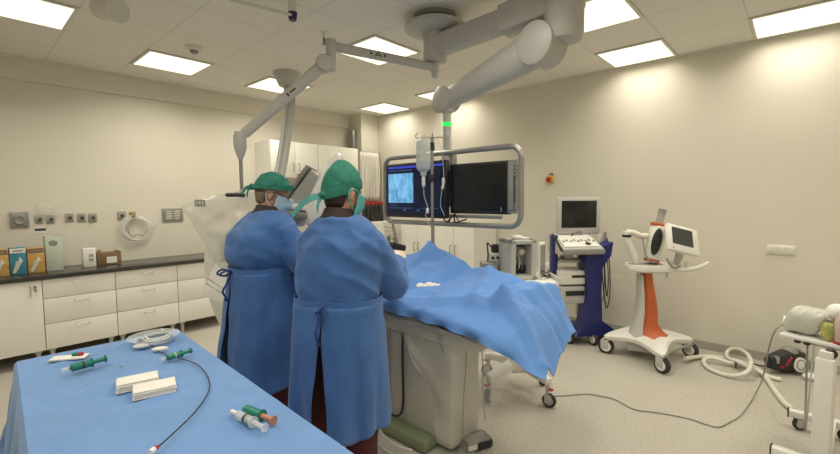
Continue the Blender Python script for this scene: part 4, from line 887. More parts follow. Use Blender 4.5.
# ------------------------------------------------------------------ white overbed table with bundle, ball and bottle
tz = 1.0
pf = az(820, 466, .10)
t = thing('overbed_table', 'white single-column table on a castored base at the edge of the photo', 'table', (pf.x, pf.y, 0))
zt_ = ad(820, 344, (pf-C0).dot(fw)).z
A_, B_ = az(779, 333, zt_), az(840, 346, zt_)
ex = (B_-A_); ex.z = 0; ex.normalize(); ey = V((-ex.y, ex.x, 0)); ey = ey if ey.dot(fw) > 0 else -ey
ang = math.atan2(ex.y, ex.x)
MB().box(A_+ex*.30+ey*.19+V((0, 0, -.01)), (.60, .38, .02), rz=ang, bev=.006).build('tabletop', M_WHITE, t)
MB().box(A_+ex*.30+ey*.19+V((0, 0, -.03)), (.50, .28, .02), rz=ang).build('under_bracket', M_ARM, t)
for s in (.08, .12): MB().cyl(A_+ex*s+ey*.01+V((0, 0, -.022)), A_+ex*s+ey*.01+V((0, 0, -.034)), .014).build('edge_stop', M_DARK, t)
MB().box((pf.x, pf.y, (zt_+.1)/2), (.055, .045, zt_-.14), rz=ang, bev=.008).build('upper_column', M_TRIM, t)
MB().box((pf.x, pf.y, .38), (.075, .06, .60), rz=ang, bev=.008).build('lower_column', M_WHITE, t)
kb = ad(830, 354, (pf-C0).dot(fw)-.04)
MB().lathe([(.012, 0), (.012, .03), (.026, .034), (.028, .05), (.022, .06), (0, .062)], kb+V((fw.x, fw.y, 0))*.04, -fw, 20).build('height_knob', M_DARK, t)
f1a, f1b = az(789, 412, .10), az(846, 426, .10); f2a, f2b = az(772, 449, .10), az(834, 470, .10)
for a_, b_ in ((f1a, f1b), (f2a, f2b)):
    rbar(a_, b_, .05, .045, .05, .045, .008).build('base_bar', M_WHITE, t)
    dd = (a_-b_).normalized(); MB().box(a_+dd*.004, (.008, .046, .05), rz=math.atan2(dd.y, dd.x)).build('end_plug', M_DARK, t)
rbar(f1a*.25+f1b*.75, f2a*.15+f2b*.85, .05, .045, .05, .045, .008).build('cross_bar', M_WHITE, t)
for p, yw in ((f1a*.8+f1b*.2, .6), (f1b, .2), (f2b, .9), (f2a*.85+f2b*.15, .3)): castor(t, (p.x-pf.x, p.y-pf.y, 0), .038, .024, yw, M_ARM, .08)
bc = A_+ex*.085+ey*.11
b = thing('wrapped_bundle', 'white cloth bundle wrapped in clear film on the overbed table', 'bundle', (bc.x, bc.y, zt_))
bx = MB(); rings = []
for i in range(41):
    u = i/40; xx = -.085+.175*u; e_ = (1-abs(2*u-1)**6)**.5 if 0 < u < 1 else .05
    rings.append([bc+ex*(xx+.02*math.sin(a))+ey*(.080*e_*math.copysign(abs(math.cos(a))**.75, math.cos(a)))+V((0, 0, .078+.076*e_*math.copysign(abs(math.sin(a))**.75, math.sin(a))*(1-.12*u)+.010*N.noise(V((u*7, a*1.3, 0)))+.005*N.noise(V((u*22, a*3, 4))))) for a in [2*PI*k/28 for k in range(44)]])
bx.loft(rings).build('cloth_roll', mat('pale_green_cloth', (.74, .76, .68), .75, var=.04, bump=.5, bscale=30), b)
rf = [[c_+(c_-sum(r_, V())/len(r_))*(.07+.05*N.noise(c_*26)) for c_ in r_] for r_ in rings]
MB().loft(rf, cap=False).build('film_wrap', M_FILM2, b)
bc = A_+ex*.205+ey*.15
b = thing('white_ball_bulb', 'round white rubber bulb behind the pink bottle on the overbed table', 'bulb', (bc.x, bc.y, zt_))
MB().ell(bc+V((0, 0, .138)), (.054, .054, .052), 24).build('bulb', M_WHITE, b); MB().lathe([(.045, 0), (.04, .02), (.025, .06), (.03, .10)], bc, n=20).build('neck', M_CREAM, b)
bc = A_+ex*.195+ey*.05
b = thing('yellow_pack', 'crumpled yellow and green pack between the bundle and the bottle', 'pack', (bc.x, bc.y, zt_))
MB().ell(bc+V((0, 0, .055)), (.035, .035, .055), 14).build('pack_body', mat('yellow_pack', (.60, .52, .16), .5, col2=(.22, .28, .08), scale=25), b); MB().box(bc+V((0, 0, .11)), (.03, .03, .02), bev=.006).build('pack_cap', M_OLIVE, b)
bc = A_+ex*.262+ey*.05
b = thing('pink_bottle', 'translucent pinkish bottle with a red base ring on the overbed table', 'bottle', (bc.x, bc.y, zt_))
MB().lathe([(.044, .006), (.046, .02), (.046, .12), (.030, .15), (.020, .16), (.020, .20), (0, .202)], bc, n=24).build('bottle_body', mat('pink_bottle', (.72, .52, .48), .3, alpha=.8, var=.06), b)
MB().lathe([(.046, 0), (.048, .004), (.048, .014), (.046, .016), (.0, .016)], bc, n=24).build('red_ring', M_RED, b)
MB().lathe([(.024, .19), (.024, .225), (.010, .235), (0, .236)], bc, n=18).build('cap', mat('pale_pink_cap', (.74, .60, .55), .4), b)
bc = A_+ex*.36+ey*.16
b = thing('pale_green_jar', 'pale green lidded jar cut by the photo edge on the overbed table', 'jar', (bc.x, bc.y, zt_))
MB().lathe([(.05, 0), (.055, .02), (.055, .17), (.05, .18)], bc, n=22).build('jar_body', M_MINT, b); MB().lathe([(.058, .18), (.058, .21), (0, .215)], bc, n=22).build('lid', M_WHITE, b)
# ------------------------------------------------------------------ hoses and cords on the floor
def FZ(x, y, z=.02): return az(x, y, z)
tag(MB().tube([FZ(685, 358.5, .05), FZ(697, 357, .03), FZ(712, 356.5), FZ(726, 359), FZ(737, 361), FZ(750, 365), FZ(759, 370), FZ(767, 379), FZ(776, 392), FZ(784, 402), FZ(793, 410)], .019, 12).build('white_hose', M_PIPE), 'thick white hose running over the floor from the injector to the overbed table', 'hose')
tag(MB().tube([FZ(745, 366, .02), FZ(730, 363, .035), FZ(712, 358, .05), FZ(704, 360, .03), FZ(706, 366), FZ(714, 371), FZ(726, 375), FZ(738, 375.5, .04), FZ(748, 371, .08), FZ(751, 362, .11), FZ(747, 354, .11), FZ(738, 349, .09), FZ(729, 350, .06), FZ(727, 357, .055), FZ(740, 363, .06), FZ(756, 370, .05), FZ(770, 377, .02), FZ(781, 379.5, .02)], .017, 12).build('looped_hose', M_PIPE), 'white hose lying in loose loops on the floor beside the black round device', 'hose')
tag(MB().tube([FZ(736, 368, .02), FZ(735, 362, .05), FZ(736.5, 364, .10)], .006, 8).build('hose_clip', M_DARK), 'small black clip standing in the loop of the white hose', 'clip')
tag(MB().tube([FZ(750, 362, .02), FZ(757, 365), FZ(764, 366), FZ(770, 364, .03)], .007, 8).build('black_lead', M_DARK), 'short black lead between the looped hose and the round device', 'cord')
dA_ = (A_-C0).dot(fw)
tag(MB().tube([FZ(551, 396, .006), FZ(566, 395.5, .006), FZ(587, 394, .006), FZ(600, 396, .006), FZ(614, 399, .006), FZ(627, 406, .006), FZ(637, 410, .006), FZ(660, 413, .006), FZ(689, 418.6, .006), FZ(705, 424, .006), FZ(718.6, 427, .006), FZ(730, 422, .006), FZ(741, 415, .006), FZ(751, 401, .006), FZ(757, 391, .03), ad(763, 377, dA_+.35), ad(769, 348, dA_+.12), ad(775.5, 330, dA_+.05), A_+ex*-.012+ey*.10+V((0, 0, .03)), A_+ex*.0+ey*.11+V((0, 0, .05))], .0042, 8).build('power_cable', mat('grey_cord', (.30, .28, .24), .5)), 'thin grey cord crossing the open floor up to the white wrapped bundle', 'cord')
c = az(789, 372, 0)
t = thing('floor_suction_unit', 'rounded black and red floor device with a white ring dial near the wall', 'floor device', (c.x, c.y, 0), FACE+.15)
sh_ = MB()
sh_.loft([[V((-.02+x_*1.0, .02*0+r_*.75*math.cos(a), .105+r_*math.sin(a)*(1 if math.sin(a) > 0 else .98))) for a in [2*PI*k/28 for k in range(28)]] for x_, r_ in ((-.20, .035), (-.19, .055), (-.14, .075), (-.06, .098), (.03, .104), (.10, .095), (.15, .065), (.165, .02))])
sh_.build('housing', M_DARK, t, local=True)
MB().ell((.005, .01, .15), (.09, .07, .075), 22, Matrix.Rotation(.2, 4, 'Y')).build('grey_dome', M_ARMD, t, local=True)
MB().tube([(.01, -.03, .215), (.05, -.035, .205), (.085, -.03, .165)], .010, 8).build('chrome_trim', M_STEEL, t, local=True)
MB().lathe([(.062, 0), (.062, .012), (.040, .014), (.040, .010), (.036, .010), (.036, .016), (0, .018)], (.015, -.070, .092), (0, -1, .12), 30).build('ring_dial', M_WHITE, t, local=True)
MB().lathe([(.043, .0125), (.043, .0155), (.037, .0155), (.037, .0125)], (.015, -.070, .092), (0, -1, .12), 30).build('dial_groove', M_DARK, t, local=True)
for s in (-.10, -.075): MB().box((s, -.062, .11+.02*(s > -.09)), (.018, .02, .07), rot=Matrix.Rotation(.5, 3, 'Y'), bev=.006).build('red_stripe', M_RED, t, local=True)
MB().box((-.13, -.040, .085), (.06, .04, .06), bev=.02).build('red_side', M_RED, t, local=True)
MB().box((-.175, -.03, .135), (.02, .06, .06), bev=.008).build('chrome_cap', M_STEEL, t, local=True)
c = az(812, 380, 0)
t = thing('white_puck', 'small white oval plastic foot beside the black round device on the floor', 'plastic foot', (c.x, c.y, 0), FACE)
MB().ell((0, 0, .030), (.075, .05, .028), 20).build('shell', M_WHITE, t, local=True); MB().box((0, 0, .006), (.10, .06, .012), bev=.005).build('sole', M_CREAM, t, local=True)
q0 = A_+ex*.12+ey*.02
tag(MB().tube([q0+V((0, 0, -.036)), q0+V((0, 0, -.25))+ex*.004, q0+V((0, 0, -.50))+ex*.012, V((c.x, c.y, .30)), V((c.x, c.y, .06))], .005, 8).build('hanging_string', M_ARMD), 'thin dark string hanging from the overbed table towards the white oval foot', 'string')
# ------------------------------------------------------------------ instrument table under a blue drape
IX0, IX1, IY0, IY1, IZ = .092, .678, .62, 2.285, .875
ICX, ICY, IROT = (IX0+IX1)/2, (IY0+IY1)/2, math.radians(-3)
t = thing('instrument_table', 'steel instrument table hidden under the large blue cloth nearest the camera', 'table', (ICX, ICY, 0), IROT)
MB().box((0, 0, IZ-.02), (IX1-IX0-.02, IY1-IY0-.02, .03), bev=.006).build('tabletop', M_STEEL, t, local=True)
for x in (IX0+.05-ICX, IX1-.05-ICX):
    for y in (IY0+.06-ICY, IY1-.06-ICY): MB().cyl((x, y, .05), (x, y, IZ-.03), .016).build('leg', M_STEEL, t, local=True); castor(t, (x, y, 0), .03, .02, .4, M_ARM, .06)
MB().box((0, 0, .30), (IX1-IX0-.1, IY1-IY0-.12, .015)).build('lower_shelf', M_STEEL, t, local=True)
def tcloth(u, v):
    # u, v in -1..1 with the top in the middle; the outside hangs down
    hx_, hy_ = (IX1-IX0)/2, (IY1-IY0)/2; cx, cy = (IX0+IX1)/2, (IY0+IY1)/2; D_ = .42
    X = (u*2-1)*(hx_+D_); Y = (v*2-1)*(hy_+D_)
    ox = max(0, abs(X)-hx_); oy = max(0, abs(Y)-hy_); sx, sy = math.copysign(1, X), math.copysign(1, Y)
    drop = math.hypot(ox, oy) if ox and oy else max(ox, oy)
    fl = .02+.05*drop
    x = cx+sx*(min(abs(X), hx_)+min(ox, 1)*.10+(.012*math.sin(Y*19+1)+.010*math.sin(Y*43))*min(1, ox*4))
    y = cy+sy*(min(abs(Y), hy_)+min(oy, 1)*.10+(.014*math.sin(X*23)+.008*math.sin(X*51))*min(1, oy*4))
    if ox and oy: x += sx*.03*min(ox, oy)/D_; y += sy*.03*min(ox, oy)/D_
    rnd = .012*math.exp(-drop*60)
    z = IZ+.012-drop-(.004 if drop else 0)
    # fold creases of an unfolded cloth, and soft wrinkles
    ins = min(1, max(0, (hx_-abs(X))*12))*min(1, max(0, (hy_-abs(Y))*12))
    wr = .010*N.noise(V((X*3.0, Y*2.2, 3)))+.006*N.noise(V((X*11+Y*7, Y*5-X*6, 8)))
    for cy0 in (-.62, -.28, .05, .38, .70): wr += .007*math.exp(-((Y-cy0-.03*math.sin(X*5)-.10*X)*55)**2)
    wr += .016*math.exp(-((Y-.22+.35*X)*24)**2)*math.exp(-((X+.02)*6)**2)
    for cx0 in (-.10, .12): wr += .004*math.exp(-((X-cx0)*60)**2)
    x, y = x-cx, y-cy; ca_, sa_ = math.cos(IROT), math.sin(IROT)
    return V((cx+x*ca_-y*sa_, cy+x*sa_+y*ca_, z+wr*ins+.003*ins))
tag(MB().grid(tcloth, 90, 150).build('table_cloth_drape', M_TDRAPE, solid=.002), 'large blue cloth draped over the instrument table nearest the camera', 'drape')
TZ_ = IZ+.026
def tp(px, py, dz=0): return az(px, py, TZ_+dz)
# white gauze stacks
def gauze(px, py, lx, ly, h, ang, label):
    p = tp(px, py); o = thing('gauze_stack', label, 'gauze', (p.x, p.y, TZ_-.006), ang, 'stacks of white gauze on the blue cloth')
    m = MB()
    for k in range(5): m.box((.0015*((k*7) % 3-1), .001*((k*5) % 3-1), h*(k+.5)/5), (lx, ly, h/5*.97), rz=.01*((k*3) % 4-1.5), bev=.003)
    m.build('gauze_layers', M_GAUZE, o, local=True)
    return o
gauze(138, 384.5, .118, .072, .030, FACE+.62, 'white gauze stack lying farther back, its corner touching the other stack')
gauze(155, 390.5, .118, .076, .026, FACE+.60, 'white gauze stack lying closer to the black wire')
# syringes
def syringe(p0, p1, r, label, body, plung, rubber=M_DARK, tip=True, cap=None, amber=None):
    p0, p1 = V(p0), V(p1); d = (p1-p0).normalized(); L_ = (p1-p0).length
    o = thing('syringe', label, 'syringe', (p0+p1)/2-V((0, 0, r)), group='syringes on the blue cloth')
    MB().lathe([(.0, 0), (r*.25, 0), (r*.25, L_*.06), (r, L_*.09), (r, L_*.60), (r*1.25, L_*.605), (r*1.25, L_*.625), (r*.9, L_*.626)], p0, d, 18).build('barrel', body, o)
    MB().lathe([(r*1.02, L_*.34), (r*1.02, L_*.36), (r*1.02, L_*.40), (r*.5, L_*.41)], p0, d, 16).build('piston', rubber, o)
    MB().lathe([(r*.55, L_*.41), (r*.55, L_*.97), (r*.95, L_*.972), (r*.95, L_), (0, L_)], p0, d, 16).build('plunger', plung, o)
    if cap: MB().lathe([(r*.5, -L_*.16), (r*.5, L_*.02), (r*.2, L_*.03)], p0, d, 12).build('cap', cap, o)
    return o
rs = .0145
syringe(tp(68, 369, rs), tp(106, 358.5, rs), rs, 'green syringe lying beside the white paper packet', M_GREEN, M_GREEN, M_DARK, cap=M_CLEAR)
o = syringe(tp(165, 358.5, rs), tp(191, 350.5, rs), rs*.85, 'green syringe lying at the start of the black wire', M_GREEN, M_GREEN, M_CLEAR, cap=M_CLEAR)
syringe(tp(236, 413.5, rs), tp(265, 428, rs), rs*.85, 'clear syringe with a black piston near the cloth edge by the surgeons', M_CLEAR, M_CLEAR, M_DARK, cap=M_WHITE)
o = syringe(tp(243, 408.5, rs), tp(274, 420.5, rs), rs*.95, 'green syringe with a brownish filled end beside the clear syringe', M_GREEN, mat('amber_fluid', (.45, .20, .12), .35), M_GREEN)
# paper packet with small red and green caps
p = tp(69.5, 357)
o = thing('paper_packet', 'white paper packet with small red and green caps on the blue cloth', 'packet', (p.x, p.y, TZ_-.006), FACE+.27)
MB().box((0, 0, .004), (.122, .048, .008), bev=.002).build('paper', M_GAUZE, o, local=True)
MB().ell((.018, .006, .013), (.013, .011, .009), 12).build('green_cap', M_GREEN, o, local=True); MB().ell((.036, .004, .013), (.011, .011, .009), 12).build('red_cap', M_RED, o, local=True)
# coiled clear tubing in a tray
p = tp(154, 341)
o = thing('clear_kidney_tray', 'clear plastic bowl holding coiled tubing at the far end of the blue cloth', 'bowl', (p.x, p.y, TZ_-.006))
MB().lathe([(.0, .004), (.06, .004), (.075, .015), (.098, .030), (.102, .032), (.096, .032), (.076, .016), (.055, .008)], (p.x, p.y, TZ_-.006), n=36).build('bowl_wall', mat('bowl_clear', (.8, .82, .82), .08, alpha=.28), o)
for k in range(4):
    rr = .068-.007*k; MB().tube([(p.x+rr*math.cos(a)+.006*k, p.y+rr*math.sin(a), TZ_+.004+.006*k+.004*math.sin(a*2+k)) for a in [2*PI*i/18 for i in range(18)]], .0045, 7, True, 3).build('tube_loop', (M_CLEAR, M_ARMD, M_CLEAR, M_CLEAR)[k], o)
for k, (a_, b_) in enumerate(((141, 346), (160, 349))): MB().ell(tp(a_, b_, .008), (.032, .016, .010), 14, Matrix.Rotation(FACE+.3, 4, 'Z')).build('white_pad', M_WHITE, o)
# black wire
zw = .004
tag(MB().tube([tp(151, 345, .010), tp(160, 352, zw), tp(172, 356.5, zw), tp(186, 360, zw), tp(197, 364.5, zw), tp(205, 372, zw), tp(209, 381, zw), tp(209, 390, zw), tp(204, 400, zw), tp(194, 413, zw), tp(181, 426, zw), tp(166, 440, zw), tp(157, 447.5, zw)], .0021, 8).build('guide_wire', M_DARK), 'long curved black wire lying across the blue cloth', 'wire')
a, b = tp(157, 447, .006), tp(150, 453, .006)
o = thing('wire_connector', 'small red and white connector at the near end of the black wire', 'connector', (a+b)/2)
MB().cyl(a, a*.55+b*.45, .006).build('red_part', M_RED, o); MB().cyl(a*.55+b*.45, b, .0075).build('white_part', M_WHITE, o)
p = tp(121, 366.5, .002); tag(MB().box((p.x, p.y, p.z), (.014, .006, .005), rz=FACE, bev=.002).build('wire_clip', M_ARMD), 'tiny dark clip lying alone between the packet and the gauze stacks', 'clip')
# ------------------------------------------------------------------ the two surgeons
def smooth_rings(T, n):
    P = [V((*a, 0)[:3]) if False else a for a in T]; out = []
    for i in range(n+1):
        z = T[0][0]+(T[-1][0]-T[0][0])*i/n; out.append((z,)+lerp_table(T, z))
    return out
def ellring(c, rx, ry, n, a0=0, a1=2*PI, p=2.3, closed=True):
    out = []
    m = n if closed else n-1
    for k in range(n):
        a = a0+(a1-a0)*k/m; ca, sa = math.cos(a), math.sin(a)
        out.append(V((c[0]+rx*math.copysign(abs(ca)**(2/p), ca), c[1]+ry*math.copysign(abs(sa)**(2/p), sa), c[2])))
    return out
def hand(mb, wrist, d, pn, side, inf=0, curl=.5):
    """palm, four unequal bent fingers and a side thumb; d: pointing direction, pn: palm normal (towards what is held), side: +1 thumb along +w"""
    d = V(d).normalized(); pn = V(pn); pn = (pn-d*pn.dot(d)).normalized(); w = pn.cross(d)*side; W0 = V(wrist)
    Mx = Matrix((w, d, pn)).transposed()
    mb.ell(W0+d*.045, (.042+inf, .054+inf, .017+inf), 16, Mx)
    mb.limb(W0-d*.05, W0+d*.02, .027+inf, .026+inf, 12)
    for k, (off, ln) in enumerate(((.030, .072), (.010, .080), (-.011, .074), (-.030, .058))):
        p = W0+d*.082+w*off; a = curl*(.5+.12*k); r = .0088+inf*.6-.0006*(k == 3)
        p = p-d*.012
        for s, f in enumerate((.45, .32, .23)):
            dd = (d*math.cos(a)+pn*math.sin(a)+w*off*1.2).normalized(); q = p+dd*(ln*f+(.012 if s == 0 else 0))
            mb.limb(p, q, r, r*.93, 10); p = q; r *= .93; a += curl*.75
    p = W0+d*.020+w*.030; a = .95
    for ln, aa in ((.036, .75), (.030, .45), (.026, .25)):
        dd = (d*math.cos(aa)+w*math.sin(aa)+pn*.55).normalized(); q = p+dd*ln; mb.limb(p, q, .0105+inf*.6, .0098+inf*.6, 10); p = q
def head_pieces(mb, H):
    def P(x, y, z): return H @ V((x, y, z))
    Rm = H.to_3x3().to_4x4()
    mb.ell(P(-.012, 0, .030), (.097, .077, .092), 24, Rm)                       # skull
    mb.ell(P(.022, 0, -.020), (.070, .064, .085), 22, Rm)                       # face
    mb.ell(P(.048, 0, -.082), (.034, .038, .030), 16, Rm)                       # chin
    mb.limb(P(.020, .045, -.055), P(.050, .018, -.085), .020, .018); mb.limb(P(.020, -.045, -.055), P(.050, -.018, -.085), .020, .018)
    mb.limb(P(.088, 0, .004), P(.110, 0, -.030), .008, .014)                    # nose
    for s in (-1, 1):
        mb.ell(P(.108, s*.010, -.032), (.010, .008, .007), 10, Rm)
        mb.limb(P(.076, s*.014, .024), P(.066, s*.045, .022), .010, .009)       # brow
        mb.ell(P(.062, s*.046, -.022), (.020, .016, .014), 12, Rm)              # cheek bone
        mb.ell(P(-.006, s*.078, -.012), (.020, .009, .032), 14, Rm)             # ear
        mb.ell(P(.0, s*.076, -.036), (.010, .009, .010), 10, Rm)
    mb.ell(P(.083, 0, -.058), (.012, .024, .006), 12, Rm); mb.ell(P(.082, 0, -.067), (.012, .020, .007), 12, Rm)
def surgeon(name_label, loc, heading, J):
    t = thing('person', name_label, 'person', (loc[0], loc[1], 0), heading)
    hp = V(J['head']); H = Matrix.Translation(hp) @ Matrix.Rotation(J['hyaw'], 4, 'Z') @ Matrix.Rotation(J['hpitch'], 4, 'Y') @ Matrix.Rotation(J['hroll'], 4, 'X')
    shp = {s: V(J['sh'][s]) for s in 'LR'}; el = {s: V(J['el'][s]) for s in 'LR'}; wr = {s: V(J['wr'][s]) for s in 'LR'}
    lx = J['lean']; ft = J['feet']
    b = MB(); head_pieces(b, H)
    nb = V((lx-.02, 0, J['zn'])); b.limb(nb-V((0, 0, .04)), H @ V((-.015, 0, -.05)), .062, .056, 18)
    b.loft([ellring((c_, 0, z), rx, ry, 24) for z, c_, rx, ry in ((.86, 0, .12, .16), (.95, 0, .13, .17), (1.05, .1*lx, .115, .15), (1.2, .5*lx, .12, .165), (1.32, .8*lx, .115, .17), (1.39, lx-.01, .085, .14), (1.44, lx-.02, .06, .07))])
    for s, sg in (('L', 1), ('R', -1)):
        b.limb(shp[s], el[s], .052, .042); b.limb(el[s], wr[s], .042, .028)
        hand(b, wr[s]+(wr[s]-el[s]).normalized()*.015, J['hd'][s], J['hn'][s], 1 if s == 'L' else -1, 0, J['curl'])
        k = V((.02, ft[s][1]*.95, .50)); hip = V((0, sg*.09, .90)); an = V((ft[s][0], ft[s][1], .09))
        b.limb(hip, k, .085, .058, 16); b.limb(k, an, .055, .040, 16); b.limb(an, an+V((.0, 0, -.04)), .04, .042); b.limb(an+V((.0, 0, -.05)), an+V((.15, sg*.02, -.06)), .034, .028)
    b.build('body', M_SKIN, t, local=True, remesh=.0055, smooth_it=3)
    # gloves
    for s in 'LR':
        g = MB(); w0 = wr[s]+(wr[s]-el[s]).normalized()*.015; hand(g, w0, J['hd'][s], J['hn'][s], 1 if s == 'L' else -1, .0022, J['curl'])
        g.build('glove', J['glove'], t, local=True, remesh=.0045, smooth_it=2)
        q = (wr[s]-el[s]).normalized(); MB().lathe([(.036, -.05), (.037, -.02), (.035, .0), (.034, .012)], wr[s]-q*.005, q, 18).build('cuff', M_GAUZE, t, local=True)
    # trousers and shoes
    tr = MB()
    for s, sg in (('L', 1), ('R', -1)):
        k = V((.02, ft[s][1]*.95, .50)); hip = V((0, sg*.085, .88)); an = V((ft[s][0], ft[s][1], .10))
        tr.tube([hip, hip*.5+k*.5, k, k*.5+an*.5, an], [.115, .105, .088, .080, .078], 20)
    tr.ell((0, 0, .90), (.13, .17, .12), 20)
    tr.build('trousers', M_MAROON, t, local=True, remesh=.012, smooth_it=3)
    for s, sg in (('L', 1), ('R', -1)):
        an = V((ft[s][0], ft[s][1], 0)); m = MB()
        m.loft([[an+V((x_, w_*math.cos(a)+sg*.10*max(x_, 0)*.3, .012+max(0, h_*math.sin(a)) if math.sin(a) > 0 else .0)) for a in [2*PI*q/20 for q in range(20)]] for x_, w_, h_ in ((-.085, .02, .03), (-.075, .036, .06), (-.02, .043, .09), (.06, .048, .085), (.13, .050, .062), (.18, .038, .045), (.20, .015, .02))])
        m.build('shoe', M_DARK, t, local=True)
    # gown: upper part as one skin, open skirt below
    up_ = MB(); T = J['gown']
    zt = [r for r in T if r[0] >= J['zw']-.12]
    up_.loft([ellring((c_, 0, z), rx, ry, 40) for z, c_, rx, ry in [q for q in smooth_rings(T, 60) if q[0] > J['zw']-.06]])
    for s, sg in (('L', 1), ('R', -1)):
        up_.ell(shp[s]-V((0, sg*.02, .015)), (.080, .072, .072), 18)
        mid1 = shp[s]*.5+el[s]*.5
        up_.tube([shp[s], mid1, el[s]+V((0, 0, -.015)), el[s]*.55+wr[s]*.45, wr[s]], [.076, .080, .082, .068, .047], 22)
        up_.ell(el[s]+V((0, 0, -.012)), (.080, .078, .078), 16)
    seed = J['seed']
    def wrinkle(me):
        vs = me.vertices; me.update(); nr = [v.normal.copy() for v in vs]
        for v, n_ in zip(vs, nr):
            p = v.co; f = V((p.x*7+seed, p.y*7, p.z*3.2))
            d = .013*N.noise(f)+.013*(1-2*abs(N.noise(V((p.x*5+p.z*6, p.y*6+seed, p.z*5-p.y*5)))))*.8+.004*N.noise(p*24)
            tie = math.exp(-((p.z-J['zw'])/.045)**2); d -= .010*tie+.020*sm((J['zw']-.01-p.z)/.03)
            v.co = p+n_*d
    go = up_.build('gown', M_GOWN, t, local=True, remesh=.011, smooth_it=4, post=wrinkle)
    sk = MB(); zs = [r for r in smooth_rings(T, 80) if r[0] <= J['zw']+.03]; n = 150; rings = []
    for z, c_, rx, ry in zs:
        ww = .013*sm((J['zw']+.03-z)/.04)-.022*(1-sm((J['zw']+.03-z)/.04)); rx += ww; ry += ww
        q = max(0, (J['zw']+.02-z)/(J['zw']-J['hem'])); gap = J['gap']*sm((q-.08)*1.25)
        ring = []
        for k in range(n):
            u = k/(n-1); a = PI+J['slit']+gap*.62+(2*PI-gap)*u+(.0 if q > .05 else 0)
            ca, sa = math.cos(a), math.sin(a); p_ = 2.25
            fold = q*(.016*N.noise(V((ca*2.6+seed, sa*2.6, z*.8)))+.018*math.sin(a*5+seed+2*N.noise(V((ca, sa, z))))*(.35+.65*q)+.010*math.sin(a*11+seed*2+z*2)*q)+.006*N.noise(V((ca*5, sa*5+seed, z*7)))
            edge = max(0, 1-min(u, 1-u)*16)
            fl = (1+(.20*edge*q if u > .5 else .05*edge*q))
            X = c_+(rx*math.copysign(abs(ca)**(2/p_), ca)+fold*ca)*fl; Y = (ry*math.copysign(abs(sa)**(2/p_), sa)+fold*sa)*fl
            ring.append(V((X, Y, z+(.012*math.sin(a*7+seed) if z < J['hem']+.02 else 0))))
        rings.append(ring)
    sk.loft(rings, cap=False, closed=False)
    sk.build('gown_skirt', M_GOWN, t, local=True, solid=.004)
    # waist tie: belt, loops and hanging ends at the back opening
    zw = J['zw']; c_, rx, ry = lerp_table(T, zw)
    bl = MB(); bl.strip([V((p.x, p.y, p.z)) for p in ellring((c_, 0, zw+.008), rx+.011, ry+.011, 60, p=2.25)]+[ellring((c_, 0, zw+.008), rx+.011, ry+.011, 60, p=2.25)[0]], (0, 0, 1), .026, .004)
    bt = bl.build('waist_tie', M_GOWN, t, local=True)
    bp = V((c_+(rx+.012)*math.cos(PI+J['slit']), (ry+.012)*math.sin(PI+J['slit']), zw)); o_ = V((math.cos(PI+J['slit']), math.sin(PI+J['slit']), 0)); sd_ = V((-o_.y, o_.x, 0))
    tm = mat('tie_cloth', (.025, .05, .22), .8)
    for k in J['bows']:
        MB().tube([bp, bp+o_*.04+sd_*.03*k+V((0, 0, .018)), bp+o_*.075+sd_*.02*k+V((0, 0, .0)), bp+o_*.04+V((0, 0, -.016)), bp], .006, 7).build('tie_bow', tm, bt, local=True)
    MB().tube([bp, bp+o_*.03+V((0, 0, -.06)), bp+o_*.055+V((0, 0, -.11)), bp+o_*.02+V((0, 0, -.17)), bp+o_*.05+V((0, 0, -.15))], .006, 7).build('tie_end', tm, bt, local=True)
    # undershirt collar
    col_ = MB(); cz = J['zn']
    col_.loft([[V((lx-.012+.0+dx+r_*math.cos(a), r_*.98*math.sin(a), cz+dz+.012*math.cos(a)*-1)) for a in [2*PI*k/28 for k in range(28)]] for dx, dz, r_ in ((-.02, -.05, .092), (-.010, -.005, .088), (.0, .022, .078), (.006, .045, .072), (.006, .045, .066), (0, .0, .062))], cap=False)
    col_.build('collar', M_COLLAR, t, local=True)
    # eyes
    for s in (-1, 1):
        e = MB().ell(H @ V((.077, s*.031, .004)), (.012, .013, .010), 12, H.to_3x3().to_4x4()).build('eye', M_WHITE, t, local=True)
        MB().ell(H @ V((.087, s*.031, .003)), (.004, .006, .006), 10).build('iris', M_DARK, e, local=True)
    # mask: cup over nose and chin with ear ties
    m = MB(); rows = []
    for i in range(13):
        v = i/12; z = .002-.115*v; row = []
        for j in range(21):
            u = j/20*2-1; a = u*1.35; rr_ = .092+.020*math.exp(-(u*2.6)**2)*math.sin(PI*min(1, v*1.25+.12))-.02*(abs(u)**3)
            x_ = .020+rr_*math.cos(a)*(1.0-.28*max(0, v-.6)*2)+.004*math.sin(v*19)*(1-abs(u)); y_ = .080*math.sin(a)*(1-.15*v)
            row.append(H @ V((x_, y_, z)))
        rows.append(row)
    m.loft(rows, cap=False, closed=False); mk = m.build('face_mask', J['maskm'], t, local=True, solid=.003)
    for s in (-1, 1):
        MB().tube([H @ V((.045, s*.074, -.005)), H @ V((.01, s*.085, .012)), H @ V((-.025, s*.086, -.0)), H @ V((-.02, s*.083, -.04)), H @ V((.03, s*.074, -.09))], .003, 6).build('mask_tie', J['maskm'], mk, local=True)
    # cap
    cp_ = MB(); rows = []; nr_ = 22
